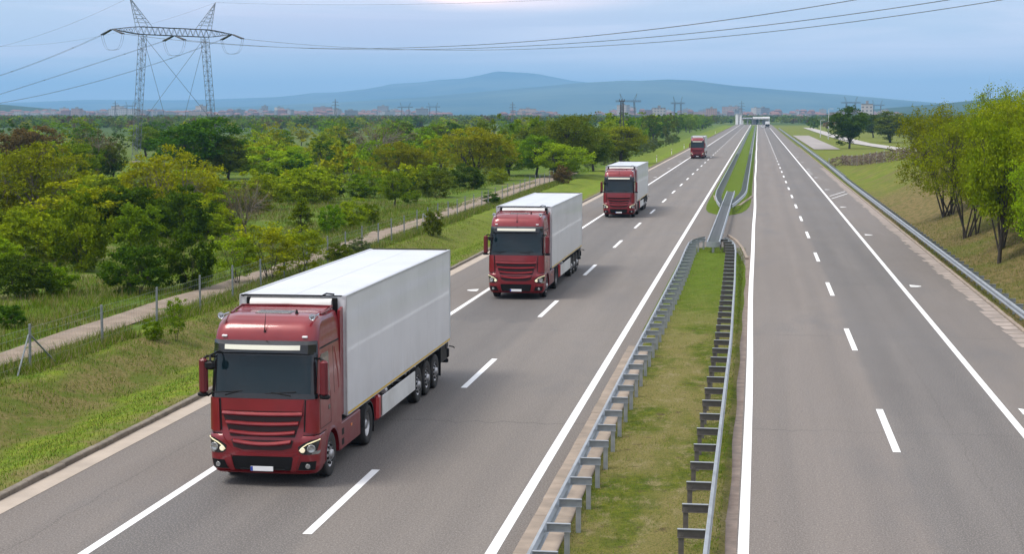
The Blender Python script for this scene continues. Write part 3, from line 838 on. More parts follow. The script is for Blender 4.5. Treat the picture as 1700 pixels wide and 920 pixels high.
# the trees one can tell apart: centre x, foot y, top y, width in photo pixels, shape, colour, label
T = 'tree'; S = 'bush'
TREES = [
 (62, 385, 228, 175, 'spread', 'gold', T, 'large yellow-olive spreading tree with forked trunk beyond the dirt track'),
 (138, 452, 326, 112, 'bush', 'green', S, 'tall rounded deep green bush in front of the yellow-olive tree'),
 (226, 418, 332, 95, 'bush', 'green', S, 'rounded mid green bush touching the tall rounded deep green one'),
 (281, 385, 238, 175, 'spread', 'yg', T, 'broad yellow-green tree with a short thick trunk below the big pylon'),
 (232, 488, 402, 118, 'bush', 'dark', S, 'dense dark green bush beside the bend of the dirt track'),
 (318, 482, 374, 100, 'bush', 'dark', S, 'tallest dense dark green shrub beside the dirt track, its top spiky'),
 (408, 388, 292, 100, 'bare', 'brown', T, 'dark nearly bare tree with many thin branches before the meadow'),
 (395, 472, 386, 80, 'sapling', 'lime', T, 'yellow-green sapling, first of three in front of the white trailer'),
 (450, 470, 368, 100, 'sapling', 'yg', T, 'airy yellow sapling, middle of three by the track'),
 (504, 462, 376, 80, 'sapling', 'lime', T, 'bright green sapling, nearest the trailer of three by the track'),
 (30, 498, 424, 115, 'bush', 'dark', S, 'low dark green bush at the photo edge above the pale grass'),
 (92, 492, 440, 80, 'bush', 'green', S, 'low sprawling green bush beside the dark edge bush'),
 (18, 546, 504, 62, 'bush', 'dark', S, 'small dark bush by the track at the photo edge'),
 (120, 350, 275, 95, 'spread', 'yg', T, 'smaller yellow-green tree between the two large spreading ones'),
 (130, 320, 234, 75, 'round', 'green', T, 'green rounded tree rising behind the yellow-olive one'),
 (330, 300, 197, 128, 'round', 'dark', T, 'large dark green domed tree between the pylon legs'),
 (378, 300, 228, 80, 'round', 'olive', T, 'olive tree beside the large dark domed one'),
 (52, 300, 206, 105, 'round', 'brown', T, 'russet brown bushy tree behind the yellow-olive crown'),
 (163, 300, 204, 85, 'bare', 'brown', T, 'grey-brown leafless tree next to the russet one'),
 (188, 300, 236, 44, 'round', 'olive', T, 'small olive tree beside the pylon leg'),
 (243, 263, 210, 66, 'round', 'green', T, 'mid green tree just behind the nearer pylon leg'),
 (462, 300, 247, 105, 'bush', 'lime', S, 'bright fresh green bush mound in the meadow'),
 (492, 322, 288, 105, 'bush', 'yg', S, 'low wide yellow-green bush in the meadow'),
 (430, 268, 232, 60, 'bush', 'green', S, 'rounded green bush behind the bright mound'),
 (502, 385, 326, 44, 'cone', 'green', T, 'narrow dark young tree standing before the meadow bushes'),
 (536, 272, 217, 48, 'cone', 'lime', T, 'narrow pointed bright green tree, alone in the meadow'),
 (572, 287, 244, 50, 'bush', 'dark', S, 'dark conical shrub beside the pointed bright tree'),
 (626, 272, 197, 118, 'bare', 'brown', T, 'big brown leafless tree standing above the meadow'),
 (668, 312, 231, 105, 'spread', 'gold', T, 'golden olive tree in front of the big brown leafless tree'),
 (664, 255, 206, 45, 'round', 'dark', T, 'small dark rounded tree touching the big brown one'),
 (490, 292, 243, 46, 'round', 'lime', T, 'small fresh green tree behind the yellow-green bush'),
 (503, 332, 288, 66, 'bush', 'gold', S, 'olive-gold bush at the start of the hedge in the meadow'),
 (548, 332, 292, 58, 'bush', 'dark', S, 'dark green bush in the middle of the meadow hedge'),
 (602, 330, 287, 66, 'bush', 'green', S, 'green bush at the end of the meadow hedge'),
 (655, 344, 285, 50, 'round', 'green', T, 'small round-headed tree standing alone beside the track'),
 (680, 338, 318, 34, 'bush', 'green', S, 'low green bush at the foot of the small lone tree'),
 (722, 328, 277, 68, 'bush', 'olive', S, 'olive green bush above the bend of the dirt track'),
 (676, 322, 286, 60, 'bush', 'dark', S, 'dark bush under the golden olive tree'),
 (793, 300, 205, 125, 'spread', 'yg', T, 'wide yellow-green tree, brightest behind the second truck'),
 (780, 315, 274, 62, 'bush', 'dark', S, 'dense dark shrub where the track passes the wide yellow-green tree'),
 (825, 306, 278, 36, 'bush', 'lime', S, 'pale round bush at the edge of the track'),
 (942, 292, 182, 98, 'tall', 'olive', T, 'tallest olive tree, its thin top against the mountains'),
 (1030, 272, 204, 85, 'tall', 'gold', T, 'orange-olive tree behind the dark lattice mast'),
 (845, 292, 234, 76, 'round', 'green', T, 'green tree between the yellow-green one and the tall olive'),
 (890, 294, 224, 74, 'round', 'green', T, 'leafy green tree next to the tall olive tree'),
 (935, 296, 240, 80, 'round', 'lime', T, 'fresh green tree at the foot of the tall olive tree'),
 (985, 285, 214, 70, 'round', 'olive', T, 'dull green tree just before the orange-olive one'),
 (716, 250, 209, 50, 'round', 'olive', T, 'olive tree in the gap beyond the golden one'),
 (738, 250, 215, 40, 'bare', 'brown', T, 'small brown tree in the gap beyond the golden one'),
 (756, 248, 205, 34, 'round', 'dark', T, 'dark narrow tree beside the small brown one'),
 (548, 388, 338, 48, 'bush', 'green', S, 'thin green bush in the open meadow, lowest of three'),
 (582, 380, 330, 50, 'bush', 'lime', S, 'airy green bush in the open meadow, middle of three'),
 (612, 372, 336, 36, 'bush', 'green', S, 'small green bush in the open meadow, last of three'),
 (932, 306, 277, 34, 'bush', 'brown', S, 'brownish clipped-looking bush on the fence line behind the second truck'),
 (718, 392, 348, 38, 'bush', 'olive', S, 'dull bush growing on the fence line beside the verge'),
 (818, 340, 320, 30, 'bush', 'dark', S, 'low dark bush on the fence line behind the second trailer'),
 (292, 562, 486, 38, 'sapling', 'green', S, 'upright leafy shrub growing through the fence'),
 (256, 566, 530, 36, 'bush', 'green', S, 'low shrub growing under the fence wire'),
 (560, 440, 404, 50, 'bush', 'olive', S, 'dull scrub on the fence line above the near trailer'),
 (600, 426, 398, 42, 'bush', 'grey', S, 'greyish scrub on the fence line above the near trailer'),
 (1410, 246, 178, 62, 'orb', 'dark', T, 'round dark green tree standing alone by the pale lay-by'),
 (1478, 236, 186, 70, 'orb', 'olive', T, 'olive rounded tree beyond the service road'),
 (1450, 228, 190, 40, 'round', 'dark', T, 'dark tree next to the olive one beyond the service road'),
 (1512, 236, 200, 40, 'round', 'gold', T, 'brownish olive tree half hidden by the bank trees'),
]
for i, (px, fy, ty, w, kind, colr, cat, lab) in enumerate(TREES):
    p = ground_at(px, fy)
    d = p.y
    h = (fy - ty) * d / FPX
    wd = w * d / FPX * 1.17
    place_tree(p.x, p.y, h, wd, kind, colr, 'tree' if cat == 'tree' else 'bush', lab, cat, var=i % 2 if kind in ('round', 'bush', 'spread') else 0,
               pale=(kind == 'spread' and i < 4) or colr == 'brown')

# undergrowth and young trees that close the gaps between them
def px_of(x, y, z=0.0):
    v = Vector((x, y, z - H_CAM)); f = Vector((-math.sin(YAW) * math.cos(PITCH), math.cos(YAW) * math.cos(PITCH), -math.sin(PITCH)))
    r = Vector((math.cos(YAW), math.sin(YAW), 0)); u = r.cross(f); d = v.dot(f)
    return 850 + FPX * v.dot(r) / d, 460 - FPX * v.dot(u) / d
LMS = [(62, 'the large yellow-olive spreading tree'), (138, 'the tall rounded deep green bush'), (200, 'the nearer leg of the big pylon'), (281, 'the broad yellow-green tree'), (350, 'the farther leg of the big pylon'),
       (408, 'the dark nearly bare tree'), (462, 'the bright fresh green mound'), (500, 'the narrow dark young tree'), (536, 'the pointed bright green tree'), (572, 'the dark conical shrub'), (628, 'the big brown leafless tree'), (655, 'the small lone round-headed tree'),
       (722, 'the olive bush above the track bend'), (793, 'the wide yellow-green tree'), (850, 'the second truck'), (890, 'the leafy tree next to the tallest olive'), (942, 'the tallest olive tree'), (985, 'the third truck'), (1032, 'the dark lattice mast'), (1090, 'the verge scrub past the third truck'), (1150, 'the farthest truck'), (1200, 'the tree belt before the toll station')]
def where(px, far):
    lm = min(LMS, key=lambda q: abs(q[0] - px)); dx = px - lm[0]
    rel = ('far behind' if far else 'close by') if abs(dx) < 9 else ('far ' if far else '') + ('roadward of' if dx > 0 else 'fieldward of')
    return rel + ' ' + lm[1]
def size_word(h): return 'low' if h < 2.3 else 'mid-sized' if h < 3.6 else 'tall' if h < 5.4 else 'towering'
CW = {'green': 'mid green', 'dark': 'dark green', 'olive': 'olive', 'lime': 'fresh green', 'yg': 'yellow-green', 'grey': 'grey-green', 'brown': 'brown'}
OPEN = [(440, 760, 340, 402), (0, 330, 500, 640), (350, 470, 292, 330), (560, 640, 274, 300), (130, 400, 400, 460)]
gf = random.Random(6); nf = 0
FL = {'green': 'mid green bush filling the thicket beyond the dirt track', 'dark': 'dark green bush filling the thicket beyond the dirt track', 'olive': 'olive bush filling the thicket beyond the dirt track', 'lime': 'fresh green bush filling the thicket beyond the dirt track', 'yg': 'yellow-green bush filling the thicket beyond the dirt track', 'grey': 'grey-green bush filling the thicket beyond the dirt track'}
while nf < 175:
    y = gf.uniform(82, 330); x = gf.uniform(-.46 * y - 4, -30 - .02*y)
    px, py = px_of(x, y)
    if any(a < px < b_ and c < py < d_ for a, b_, c, d_ in OPEN): continue
    if px < -60 or px > 1010: continue
    if 170 < px < 285 and y > 150: continue
    c = gf.choice(['green', 'yg', 'lime', 'dark', 'olive', 'lime', 'yg']); h = gf.uniform(1.6, 3.6) * (1.0 if y < 180 else 1.35)
    place_tree(x, y, h, h * gf.uniform(1.2, 2.0), 'bush', c, 'thicket_bush', f'{size_word(h)} {CW[c]} bush {where(px, False)}', 'bush', 'thicket bushes beyond the dirt track, ' + c, var=gf.randint(0, 1), far=y > 150)
    nf += 1

# trees on the bank of the far carriageway
BANKT = [
 (14.2, 128, 182, 8.6, 'bank', 'yellow-green bank tree farthest along the guardrail'),
 (17.0, 119, 166, 9.0, 'bank', 'tall yellow-green tree on the bank, second from its far end'),
 (13.4, 110, 188, 7.4, 'bank', 'yellow-green tree leaning over the slope above the guardrail'),
 (16.4, 101, 160, 8.6, 'yg', 'fullest yellow-green tree on top of the bank'),
 (13.8, 98, 178, 6.8, 'bank', 'bank tree with bare dark leaning stems on the slope'),
 (15.8, 88, 158, 7.2, 'bank', 'full bank tree with low branches beside the guardrail'),
 (14.0, 83, 222, 4.8, 'lime', 'brightest green, smallest bank tree cut by the photo edge'),
 (19.5, 92, 160, 8.0, 'olive', 'dull green tree behind the bank trees'),
]
def hbank(x, y, yt): return (8.3 + (188 - yt + 14) * y / FPX - H(x, y))
for k, (x, y, yt, w, colr, lab) in enumerate(BANKT):
    place_tree(x, y, hbank(x, y, yt), w, 'bank', colr, 'bank_tree', lab, 'tree', 'trees on the bank of the far carriageway', var=k % 3)
place_tree(18.2, 106, hbank(18.2, 106, 128), 5.5, 'bare', 'bank', 'bank_tree', 'thin sparse tree whose twigs rise highest above the bank trees', 'tree', 'trees on the bank of the far carriageway')
place_tree(16.9, 120, hbank(16.9, 120, 150), 6.0, 'bare', 'bank', 'bank_tree', 'sparse pale tree standing behind the fullest bank tree', 'tree', 'trees on the bank of the far carriageway')
for k, (x, y, h, w, c, lab) in enumerate([(15.2, 94, 2.2, 3.0, 'dark', 'dark thicket in the shade of the bank trees'), (17.5, 84, 2.4, 4.2, 'olive', 'dull thicket behind the fresh green bank trees')]):
    place_tree(x, y, h, w, 'bush', c, 'bush', lab, 'bush', var=k % 2)
# extra slim stems rising between the bank trees
for k, (x, y, h, w, c, lab) in enumerate([(12.9, 92.5, 7.6, 3.6, 'bank', 'slim yellow-green tree with a bare lower trunk, lowest on the bank'), (14.6, 103, 8.2, 3.6, 'bank', 'slim tree in the middle of the bank group'), (15.0, 79.5, 8.2, 4.2, 'bank', 'yellow-green tree with twin bare trunks at the photo edge')]):
    place_tree(x, y, hbank(x, y, 190), w, 'tall', c, 'bank_tree', lab, 'tree', 'trees on the bank of the far carriageway')

# woodland beyond: single trees
def keep(x, y):
    # open fields stay open
    if -75 < x < -52 and 150 < y < 215: return False
    if y > 430 and math.sin(x * .012 + 1.0) * math.sin(y * .010 + .5) > .45: return False
    return True
g0 = random.Random(11); placed = 0
cols = ['green', 'green', 'olive', 'dark', 'yg', 'brown', 'lime', 'green', 'dark', 'yg']
WLAB = {'green': 'mid green tree in the woodland between track and city', 'olive': 'olive tree in the woodland between track and city', 'dark': 'dark green tree in the woodland between track and city',
        'yg': 'yellow-green tree in the woodland between track and city', 'brown': 'brown unleafed tree in the woodland between track and city', 'grey': 'grey-green tree in the woodland between track and city'}
while placed < 205:
    y = 215 + 900 * g0.random() ** 1.5
    xl = -0.46 * y - 12; xr = -34 if y > 330 else -42
    x = g0.uniform(xl, xr)
    if not keep(x, y): continue
    if y < 300 and 165 < px_of(x, y)[0] < 290: continue
    h = g0.uniform(3.5, 7.0) * (0.85 if y < 300 else 1.0)
    c = g0.choice(cols)
    place_tree(x, y, h, h * g0.uniform(.9, 1.5), g0.choice(['round', 'round', 'bush', 'spread']) if c != 'brown' else 'bare', c, 'woodland_tree', f'{size_word(h)} {CW[c]} woodland tree {where(px_of(x, y)[0], True)}', 'tree', 'woodland trees between track and city, ' + c, var=g0.randint(0, 1), far=True)
    placed += 1
# row of trees along the far motorway verge
for k in range(84):
    y = 262 + k * 9.6 + g0.uniform(-6, 6); x = -27.5 - g0.uniform(0, 12) - 6 * (k % 3 == 0)
    c = g0.choice(['green', 'green', 'dark', 'olive', 'lime'])
    h = g0.uniform(5.6, 8.3)
    place_tree(x, y, h, h * g0.uniform(.8, 1.3), g0.choice(['round', 'bush']), c, 'roadside_tree', f'{size_word(h)} {CW[c]} tree of the verge belt ' + ('abreast of the third truck' if y < 420 else 'abreast of the farthest truck' if y < 620 else 'halfway to the toll station' if y < 850 else 'close to the toll station'), 'tree', 'tree belt behind the verge, ' + c, var=g0.randint(0, 1), far=True)
# grey-green scrub between verge and belt
for k in range(34):
    y = 215 + k * 8.5 + g0.uniform(-3, 3); x = -22.3 - g0.uniform(0, 3.0) - 1.5 * sstep(300, 215, y)
    h = g0.uniform(1.2, 2.6); cc = g0.choice(['grey', 'grey', 'olive', 'dark'])
    place_tree(x, y, h, h * g0.uniform(1.3, 2.0), 'bush', cc, 'roadside_bush', ('knee-high ' if h < 1.7 else 'head-high ') + CW[cc] + ' verge scrub bush ' + ('behind the third truck' if y < 300 else 'before the farthest truck' if y < 380 else 'past the farthest truck'), 'bush', 'scrub along the verge', var=g0.randint(0, 1), far=True)
# trees along the other side
for k in range(90):
    y = 300 + 900 * g0.random() ** 1.3; x = 36 + g0.uniform(0, 1) * (.17 * y) + .015 * y
    c = g0.choice(['green', 'dark', 'dark', 'olive'])
    h = g0.uniform(4.5, 8.0)
    place_tree(x, y, h, h * g0.uniform(.9, 1.3), 'round', c, 'far_side_tree', f'{size_word(h)} {CW[c]} tree in the belt beyond the service road ' + ('near the lay-by' if y < 600 else 'toward the toll station'), 'tree', 'tree belt beyond the service road', var=g0.randint(0, 1), far=True)

# far woods that read as one mass
def far_woods():
    g = np.random.default_rng(3)
    C = []; S_ = []
    n = 0
    while n < 5200:
        y = 900 + 2600 * g.random() ** 1.2
        x = g.uniform(-.50 * y, .24 * y)
        if -26 < x < 30 and y < 1400: continue
        if math.sin(x * .006 + 2.0) * math.sin(y * .007) > .25: continue
        C.append((x, y)); S_.append(g.uniform(3.2, 7.0)); n += 1
    C = np.array(C); S_ = np.array(S_)
    m = 26
    idx = np.repeat(np.arange(len(C)), m)
    d = g.normal(size=(len(idx), 3)); d /= np.linalg.norm(d, axis=1)[:, None]; d *= g.uniform(.5, 1, size=(len(idx), 1))
    L = np.empty((len(idx), 3))
    L[:, 0] = C[idx, 0] + d[:, 0] * S_[idx] * .75; L[:, 1] = C[idx, 1] + d[:, 1] * S_[idx] * .75; L[:, 2] = S_[idx] * .52 + d[:, 2] * S_[idx] * .5
    V, F = leaf_quads(L, 2.0, g, .2)
    mats = [LEAF['green'], LEAF['dark'], LEAF['olive'], LEAF['brown']]
    mi = g.choice([0, 1, 1, 2, 2, 3], len(C))[idx]
    o = link('distant_woods', mesh_np('distant_woods', V, F, mats, mi))
    tag(o, 'far-off woods on the plain before the city', 'woods', kind='stuff')
far_woods()

# grass blades: short on the verges, long in the meadow
def blades(name, regions, mats, label):
    g = np.random.default_rng(5)
    Vs = []; Fs = []; Ms = []; b = 0
    for (x0, x1, y0, y1, dens, h0, h1, wd, mset, patch) in regions:
        n = int((x1-x0)*(y1-y0)*dens)
        x = g.uniform(x0, x1, n)
        u = g.random(n); y = y0 + (y1-y0) * u**1.35
        if patch > 0:
            f = np.sin(x*.9 + 1.1*np.sin(y*.31)) * np.sin(y*.43 + .8*np.sin(x*.7)) + .5*np.sin(x*2.3)*np.sin(y*1.7)
            kx = f > patch - 1; x = x[kx]; y = y[kx]; n = len(x)
        z = np.array([H(a, c) if not (-16.1 < a < 10.2) else 0.06 for a, c in zip(x, y)])
        h = g.uniform(h0, h1, n); a = g.uniform(0, 6.28, n); w = wd * g.uniform(.6, 1.4, n)
        lean = g.normal(size=(n, 2)) * h[:, None] * .38
        p0 = np.stack([x - np.cos(a)*w, y - np.sin(a)*w, z - .02], 1); p1 = np.stack([x + np.cos(a)*w, y + np.sin(a)*w, z - .02], 1)
        p2 = np.stack([x + lean[:, 0], y + lean[:, 1], z + h], 1)
        Vs.append(np.stack([p0, p1, p2], 1).reshape(-1, 3)); Fs.append(np.arange(n*3).reshape(n, 3) + b); b += n*3
        Ms.append(g.choice(mset, n))
    o = link(name, mesh_np(name, np.concatenate(Vs), np.concatenate(Fs), mats, np.concatenate(Ms)))
    tag(o, label, 'grass', kind='stuff')
GR = [leaf_mat('grass_green', (.085, .16, .008), (.17, .25, .016), .3), leaf_mat('grass_yellowed', (.17, .165, .035), (.25, .23, .07), .3), leaf_mat('grass_dark', (.035, .06, .008), (.07, .10, .012), .3), leaf_mat('grass_straw', (.26, .22, .11), (.36, .31, .17), .3)]
blades('verge_grass', [
    (-22.8, -16.2, 28, 130, 110, .03, .09, .012, [0, 0, 1, 2, 1], 0),
    (-22.2, -19.4, 28, 110, 60, .05, .16, .012, [3, 1, 2, 0], .9),
    (-3.6, -0.62, 26, 104, 210, .02, .07, .008, [0, 0, 1, 2, 1, 0], 0),
    (-3.6, -2.0, 26, 104, 50, .05, .12, .008, [0, 1, 3], 1.1),
    (10.3, 16.0, 45, 130, 60, .04, .14, .012, [1, 1, 3, 2, 0], 0),
], GR, 'short mown grass on the verges, median and bank')
blades('meadow_grass', [
    (-24.1, -22.5, 30, 210, 170, .15, .48, .012, [0, 0, 1, 2, 0, 3], .3),
    (-31, -25.9, 34, 150, 75, .12, .38, .012, [0, 0, 2, 0, 1], .2),
    (-44, -27, 50, 150, 26, .2, .5, .014, [3, 3, 1, 0], 1.2),
    (-60, -30, 50, 220, 16, .15, .42, .022, [0, 0, 1, 2], .5),
    (-26.6, -25.9, 34, 200, 60, .1, .3, .012, [0, 2, 1], .2),
], GR, 'long rough grass of the meadow and along the fence')

# ------------------------------------------------------------------ guard rails
def wbeam_profile(s):
    """(offset towards traffic, height) of a W-beam, s = +1/-1 side the beam faces"""
    o = [(0, .0), (.055, .02), (.075, .06), (.075, .09), (.03, .125), (.0, .155), (.03, .185), (.075, .22), (.075, .25), (.055, .29), (0, .31)]
    front = [(a*s, b) for a, b in o]; back = [((a - .012)*s, b) for a, b in reversed(o)]
    return front + back
def sweep(mb, path, prof, zb=0.0, mi=0, cap=True):
    rings = []
    pts = [Vector((p[0], p[1], 0)) for p in path]
    for i, p in enumerate(pts):
        d = (pts[min(i+1, len(pts)-1)] - pts[max(i-1, 0)]).normalized()
        s = Vector((d.y, -d.x, 0))
        z0 = zb + (path[i][2] if len(path[i]) > 2 else 0)
        rings.append([p + s * a + Vector((0, 0, z0 + b)) for a, b in prof])
    mb.loft(rings, mi, cap, cap)
def along(path, step, start=0.0):
    """points every step metres with their direction"""
    out = []; acc = -start
    for a, b in zip(path[:-1], path[1:]):
        a = Vector((a[0], a[1], a[2] if len(a) > 2 else 0)); b = Vector((b[0], b[1], b[2] if len(b) > 2 else 0))
        L = (b - a).length; d = (b - a) / L
        t = -acc if acc < 0 else (step - acc) % step if acc else 0.0
        t = -acc
        while t < L:
            if t >= 0: out.append((a + d*t, d))
            t += step
        acc = L - (t - step)
        acc = acc if acc >= 0 else acc
    return out
def guardrail(name, path, face, label, mat, zt=.75, off=.42, post_w=.10, step=2.0, cap=90, spacer_h=.17, group=None, depth_post=.05):
    """path = line of the beam; posts stand off metres behind it"""
    root = empty(name, (path[0][0], path[0][1], 0)); tag(root, label, 'guardrail', group)
    ox, oy = path[0][0], path[0][1]
    loc = [(p[0]-ox, p[1]-oy, *(p[2:] or (0,))) for p in path]
    mb = MB(); sweep(mb, loc, wbeam_profile(face), zt - .31)
    mb.build('beam', GALV, root)
    pm = MB()
    pm.box(-post_w/2, post_w/2, -.03, -.022, -zt - .2, -.06)           # C-shaped post
    pm.box(-post_w/2, -post_w/2 + .008, -.022, .03, -zt - .2, -.06)
    pm.box(post_w/2 - .008, post_w/2, -.022, .03, -zt - .2, -.06)
    for sx in (-.022, .022): pm.cyl((sx, -.037, -.14), (0, 1, 0), .011, .014, 8)
    post_me = pm.mesh('post', mat)
    sm = MB()
    a, b_ = (0.02, off + .07)
    s = -face
    x0, x1 = sorted((a*s, b_*s))
    sm.box(x0, x1, -.010, -.002, -spacer_h, -.02); sm.box(x0, x1, -.075, -.002, -.018, -.008)
    sm.box(x0, x1, -.062, -.012, -spacer_h, -spacer_h + .008)
    if mat is GALV_SHADE: sm.box(x0, x1, -.078, .0, -.0075, .002, 1)  # paler top strip: light from above put into the colour
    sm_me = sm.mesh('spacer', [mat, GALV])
    pts = along(path, step, .3)
    restp = MB(); cnt = 0
    for k, (p, d) in enumerate(pts):
        rz = math.atan2(d.y, d.x) - math.pi/2
        side = Vector((d.y, -d.x, 0))
        q = p + side * (off * s)
        if k < cap:
            o = link('post', post_me, root, (q.x-ox, q.y-oy + .0, q.z + zt)); o.rotation_euler = (0, 0, rz)
            o = link('spacer', sm_me, root, (p.x-ox, p.y-oy, p.z + zt)); o.rotation_euler = (0, 0, rz)
        else:
            cx, cy = q.x-ox, q.y-oy
            restp.box(cx-.05, cx+.05, cy-.03, cy+.03, -.1, zt-.06)
            x0_, x1_ = sorted((p.x-ox, q.x-ox + .07*s)); restp.box(x0_, x1_, cy-.05, cy-.01, zt-.17, zt-.01)
            cnt += 1
    if cnt:
        o = restp.build('far_posts', mat, root); o['kind'] = 'stuff'
    return root

# median, near island: the rail facing the trucks and the one facing the empty carriageway
pl = [(-3.78, y) for y in range(20, 84, 4)] + [(-3.80, 86), (-3.84, 90), (-3.88, 95), (-3.88, 99), (-3.75, 101), (-3.45, 102.8), (-3.05, 104)]
guardrail('guardrail', pl, -1, 'grey steel guardrail edging the median beside the trucks, spacers and posts toward the grass', GALV, .76, .40, group='median guardrails')
pr = [(-0.82, y) for y in range(20, 60, 4)] + [(-0.84, 60), (-0.90, 68), (-0.97, 78), (-1.06, 86), (-1.14, 94), (-1.25, 98.5), (-1.45, 101), (-1.75, 102.8), (-2.0, 104)]
guardrail('guardrail', pr, 1, 'steel guardrail with brown shade-toned posts edging the median beside the empty carriageway', GALV_SHADE, .73, .46, group='median guardrails')
# far island
fl = [(-2.98, 141.0), (-3.35, 147), (-3.72, 156), (-3.88, 166), (-3.9, 180), (-3.9, 260), (-3.9, 400), (-3.9, 700), (-3.9, 1050)]
guardrail('guardrail', fl, -1, 'guardrail of the farther median island on the truck side, running to the horizon', GALV, .75, .40, group='median guardrails')
fr = [(-2.02, 141.0), (-1.55, 150), (-1.15, 160), (-1.0, 168), (-1.0, 182), (-1.0, 260), (-1.0, 400), (-1.0, 700), (-1.0, 1050)]
guardrail('guardrail', fr, 1, 'guardrail of the farther median island on the empty side, running to the horizon', GALV, .75, .46, group='median guardrails')
# roadside rail on the bank side
rr = [(10.42, y, -.12) for y in range(30, 190, 5)] + [(10.42, 200, -.1), (10.5, 225, -.05), (10.6, 260, 0), (10.7, 320, 0), (10.8, 420, 0), (10.9, 640, 0), (11, 900, 0)]
guardrail('guardrail', rr, -1, 'long roadside guardrail below the grassy bank with blue-grey spacers behind', GALV, .70, .32, step=2.0, spacer_h=.17)

# the movable double barrier across the gap between the two islands
def gap_barrier():
    root = empty('gap_barrier', (-2.5, 99.3, 0))
    tag(root, 'removable double-sided steel barrier with ladder-like cross plates bridging the gap between the median islands', 'barrier')
    L = 66.5; w = .33
    for s in (-1, 1):
        mb = MB(); sweep(mb, [(s*w, y) for y in (0.25, 16, 32, 48, 60, L)], wbeam_profile(s), .45); mb.build('beam', GALV, root)
    mb = MB()
    arc = [(-w - .06, .30)] + [((w + .06) * math.sin(a), .25 - .30 * math.cos(a)) for a in np.linspace(-math.pi/2, math.pi/2, 11)] + [(w + .06, .30)]
    sweep(mb, [(x, y) for x, y in arc], [(-.01, 0), (-.01, .31), (.01, .31), (.01, 0)], .45)
    mb.build('rounded_end', GALV, root)
    pm = MB(); pm.box(-w, w, -.13, .13, .58, .61, 0, .01); pm.box(-w, w, -.14, -.12, .44, .71)
    me = pm.mesh('cross_plate', GALV)
    n = int(L / 1.3)
    for k in range(n):
        link('cross_plate', me, root, (0, 1.0 + k * 1.3, 0))
    pf = MB(); pf.box(-.07, .07, -.05, .05, 0, .56); pf.box(-.25, .25, -.18, .18, .0, .03)
    me = pf.mesh('foot_post', GALV)
    for k in range(17): link('foot_post', me, root, (0, .3 + k * 3.95, 0.004))
gap_barrier()

# ------------------------------------------------------------------ wire fence along the verge
def fence():
    root = empty('wire_fence', (-23.1, 40, 0)); tag(root, 'wire mesh fence on grey steel posts between mown verge and dirt track', 'fence')
    FP = M('fence_post_steel', (.17, .19, .20), .6, .3, var=.2, scale=4)
    WM = M('fence_wire', (.22, .24, .24), .6, .4)
    pm = MB(); pm.box(-.035, .035, -.035, .035, -.3, 1.5, 0, .006); pme = pm.mesh('post', FP)
    def fx(y): return -23.15 - 1.1 * sstep(60, 200, y) + .04 * math.sin(y)
    ys_ = [33.0, 38.0, 44.6, 50.9, 57.0, 62.6, 67.9] + [68 + 4.3 * k for k in range(1, 32)]
    pts = []
    for k, y in enumerate(ys_):
        x = fx(y); z = H(x, y); pts.append(Vector((x, y, z)))
        o = link('post', pme, root, (x + 23.1, y - 40, z)); o.rotation_euler = (rnd.uniform(-.02, .02), rnd.uniform(-.02, .02), 0)
        o.scale = (1, 1, rnd.uniform(.9, 1.03))
    bm_ = MB()
    for y in (50.9, 118.0):
        x = fx(y); z = H(x, y)
        for s in (-1, 1): bm_.tube([(x + 23.1, y - 40 + .05*s, z + 1.15), (x + 23.1 + .25, y - 40 + 1.5*s, z)], .03, 6)
        if y > 100: bm_.tube([(x + 23.1, y - 40, z + 1.15), (x + 24.2, y - 40.2, z)], .035, 6)
    bm_.build('brace', FP, root)
    wm = MB()
    for h in (.25, .55, .85, 1.15, 1.38):
        for a, b_ in zip(pts[:-1], pts[1:]):
            m_ = (a + b_)/2; o_ = Vector((23.1, -40, 0))
            wm.tube([a + o_ + Vector((.045, 0, h)), m_ + o_ + Vector((.045, 0, h - .02)), b_ + o_ + Vector((.045, 0, h))], .0035, 3, smooth=False, cap=False)
    for a, b_ in zip(pts[:14], pts[1:15]):
        n = int((b_ - a).length / .25)
        for k in range(n):
            q = a.lerp(b_, k / n) + Vector((23.145, -40, 0)); wm.bar(q + Vector((0, 0, .15)), q + Vector((0, 0, 1.38)), .003)
    wm.build('wire_mesh', WM, root)
fence()

def bank_fence():
    root = empty('bank_fence', (14, 240, 0)); tag(root, 'low fence overgrown with dry brown brush at the far end of the bank', 'fence')
    FP = M('bank_fence_post', (.34, .36, .36), .6, .2)
    pts = [(10.9, 262), (13.2, 268), (14.4, 250), (16.5, 226), (19.5, 205), (24, 198)]
    pts = [Vector((x, y, H(x, y))) for x, y in pts]
    o_ = Vector((-14, -240, 0)); g = np.random.default_rng(2)
    fullp = []
    for a, b_ in zip(pts[:-1], pts[1:]):
        n = max(1, int((b_ - a).length / 6))
        for k in range(n): fullp.append(a.lerp(b_, k / n))
    fullp.append(pts[-1])
    pm = MB(); pm.box(-.05, .05, -.05, .05, -.3, 1.6); me = pm.mesh('post', FP)
    for q in fullp: link('post', me, root, (q.x-14, q.y-240, H(q.x, q.y)))
    C = []
    for a, b_ in zip(pts[:-1], pts[1:]):
        n = int((b_ - a).length * 60)
        t = g.random(n); C.append(np.stack([a.x + (b_.x-a.x)*t + g.normal(size=n)*.2 - 14, a.y + (b_.y-a.y)*t - 240 + g.normal(size=n)*.2, np.array([H(a.x+(b_.x-a.x)*q, a.y+(b_.y-a.y)*q) for q in t]) + g.random(n)**.8 * 1.45], 1))
    V, F = leaf_quads(np.concatenate(C), .20, g, .3)
    link('dry_brush', mesh_np('dry_brush', V, F, [leaf_mat('dry_brush_leaves', (.15, .115, .09), (.25, .20, .165), .2)]), root)
bank_fence()

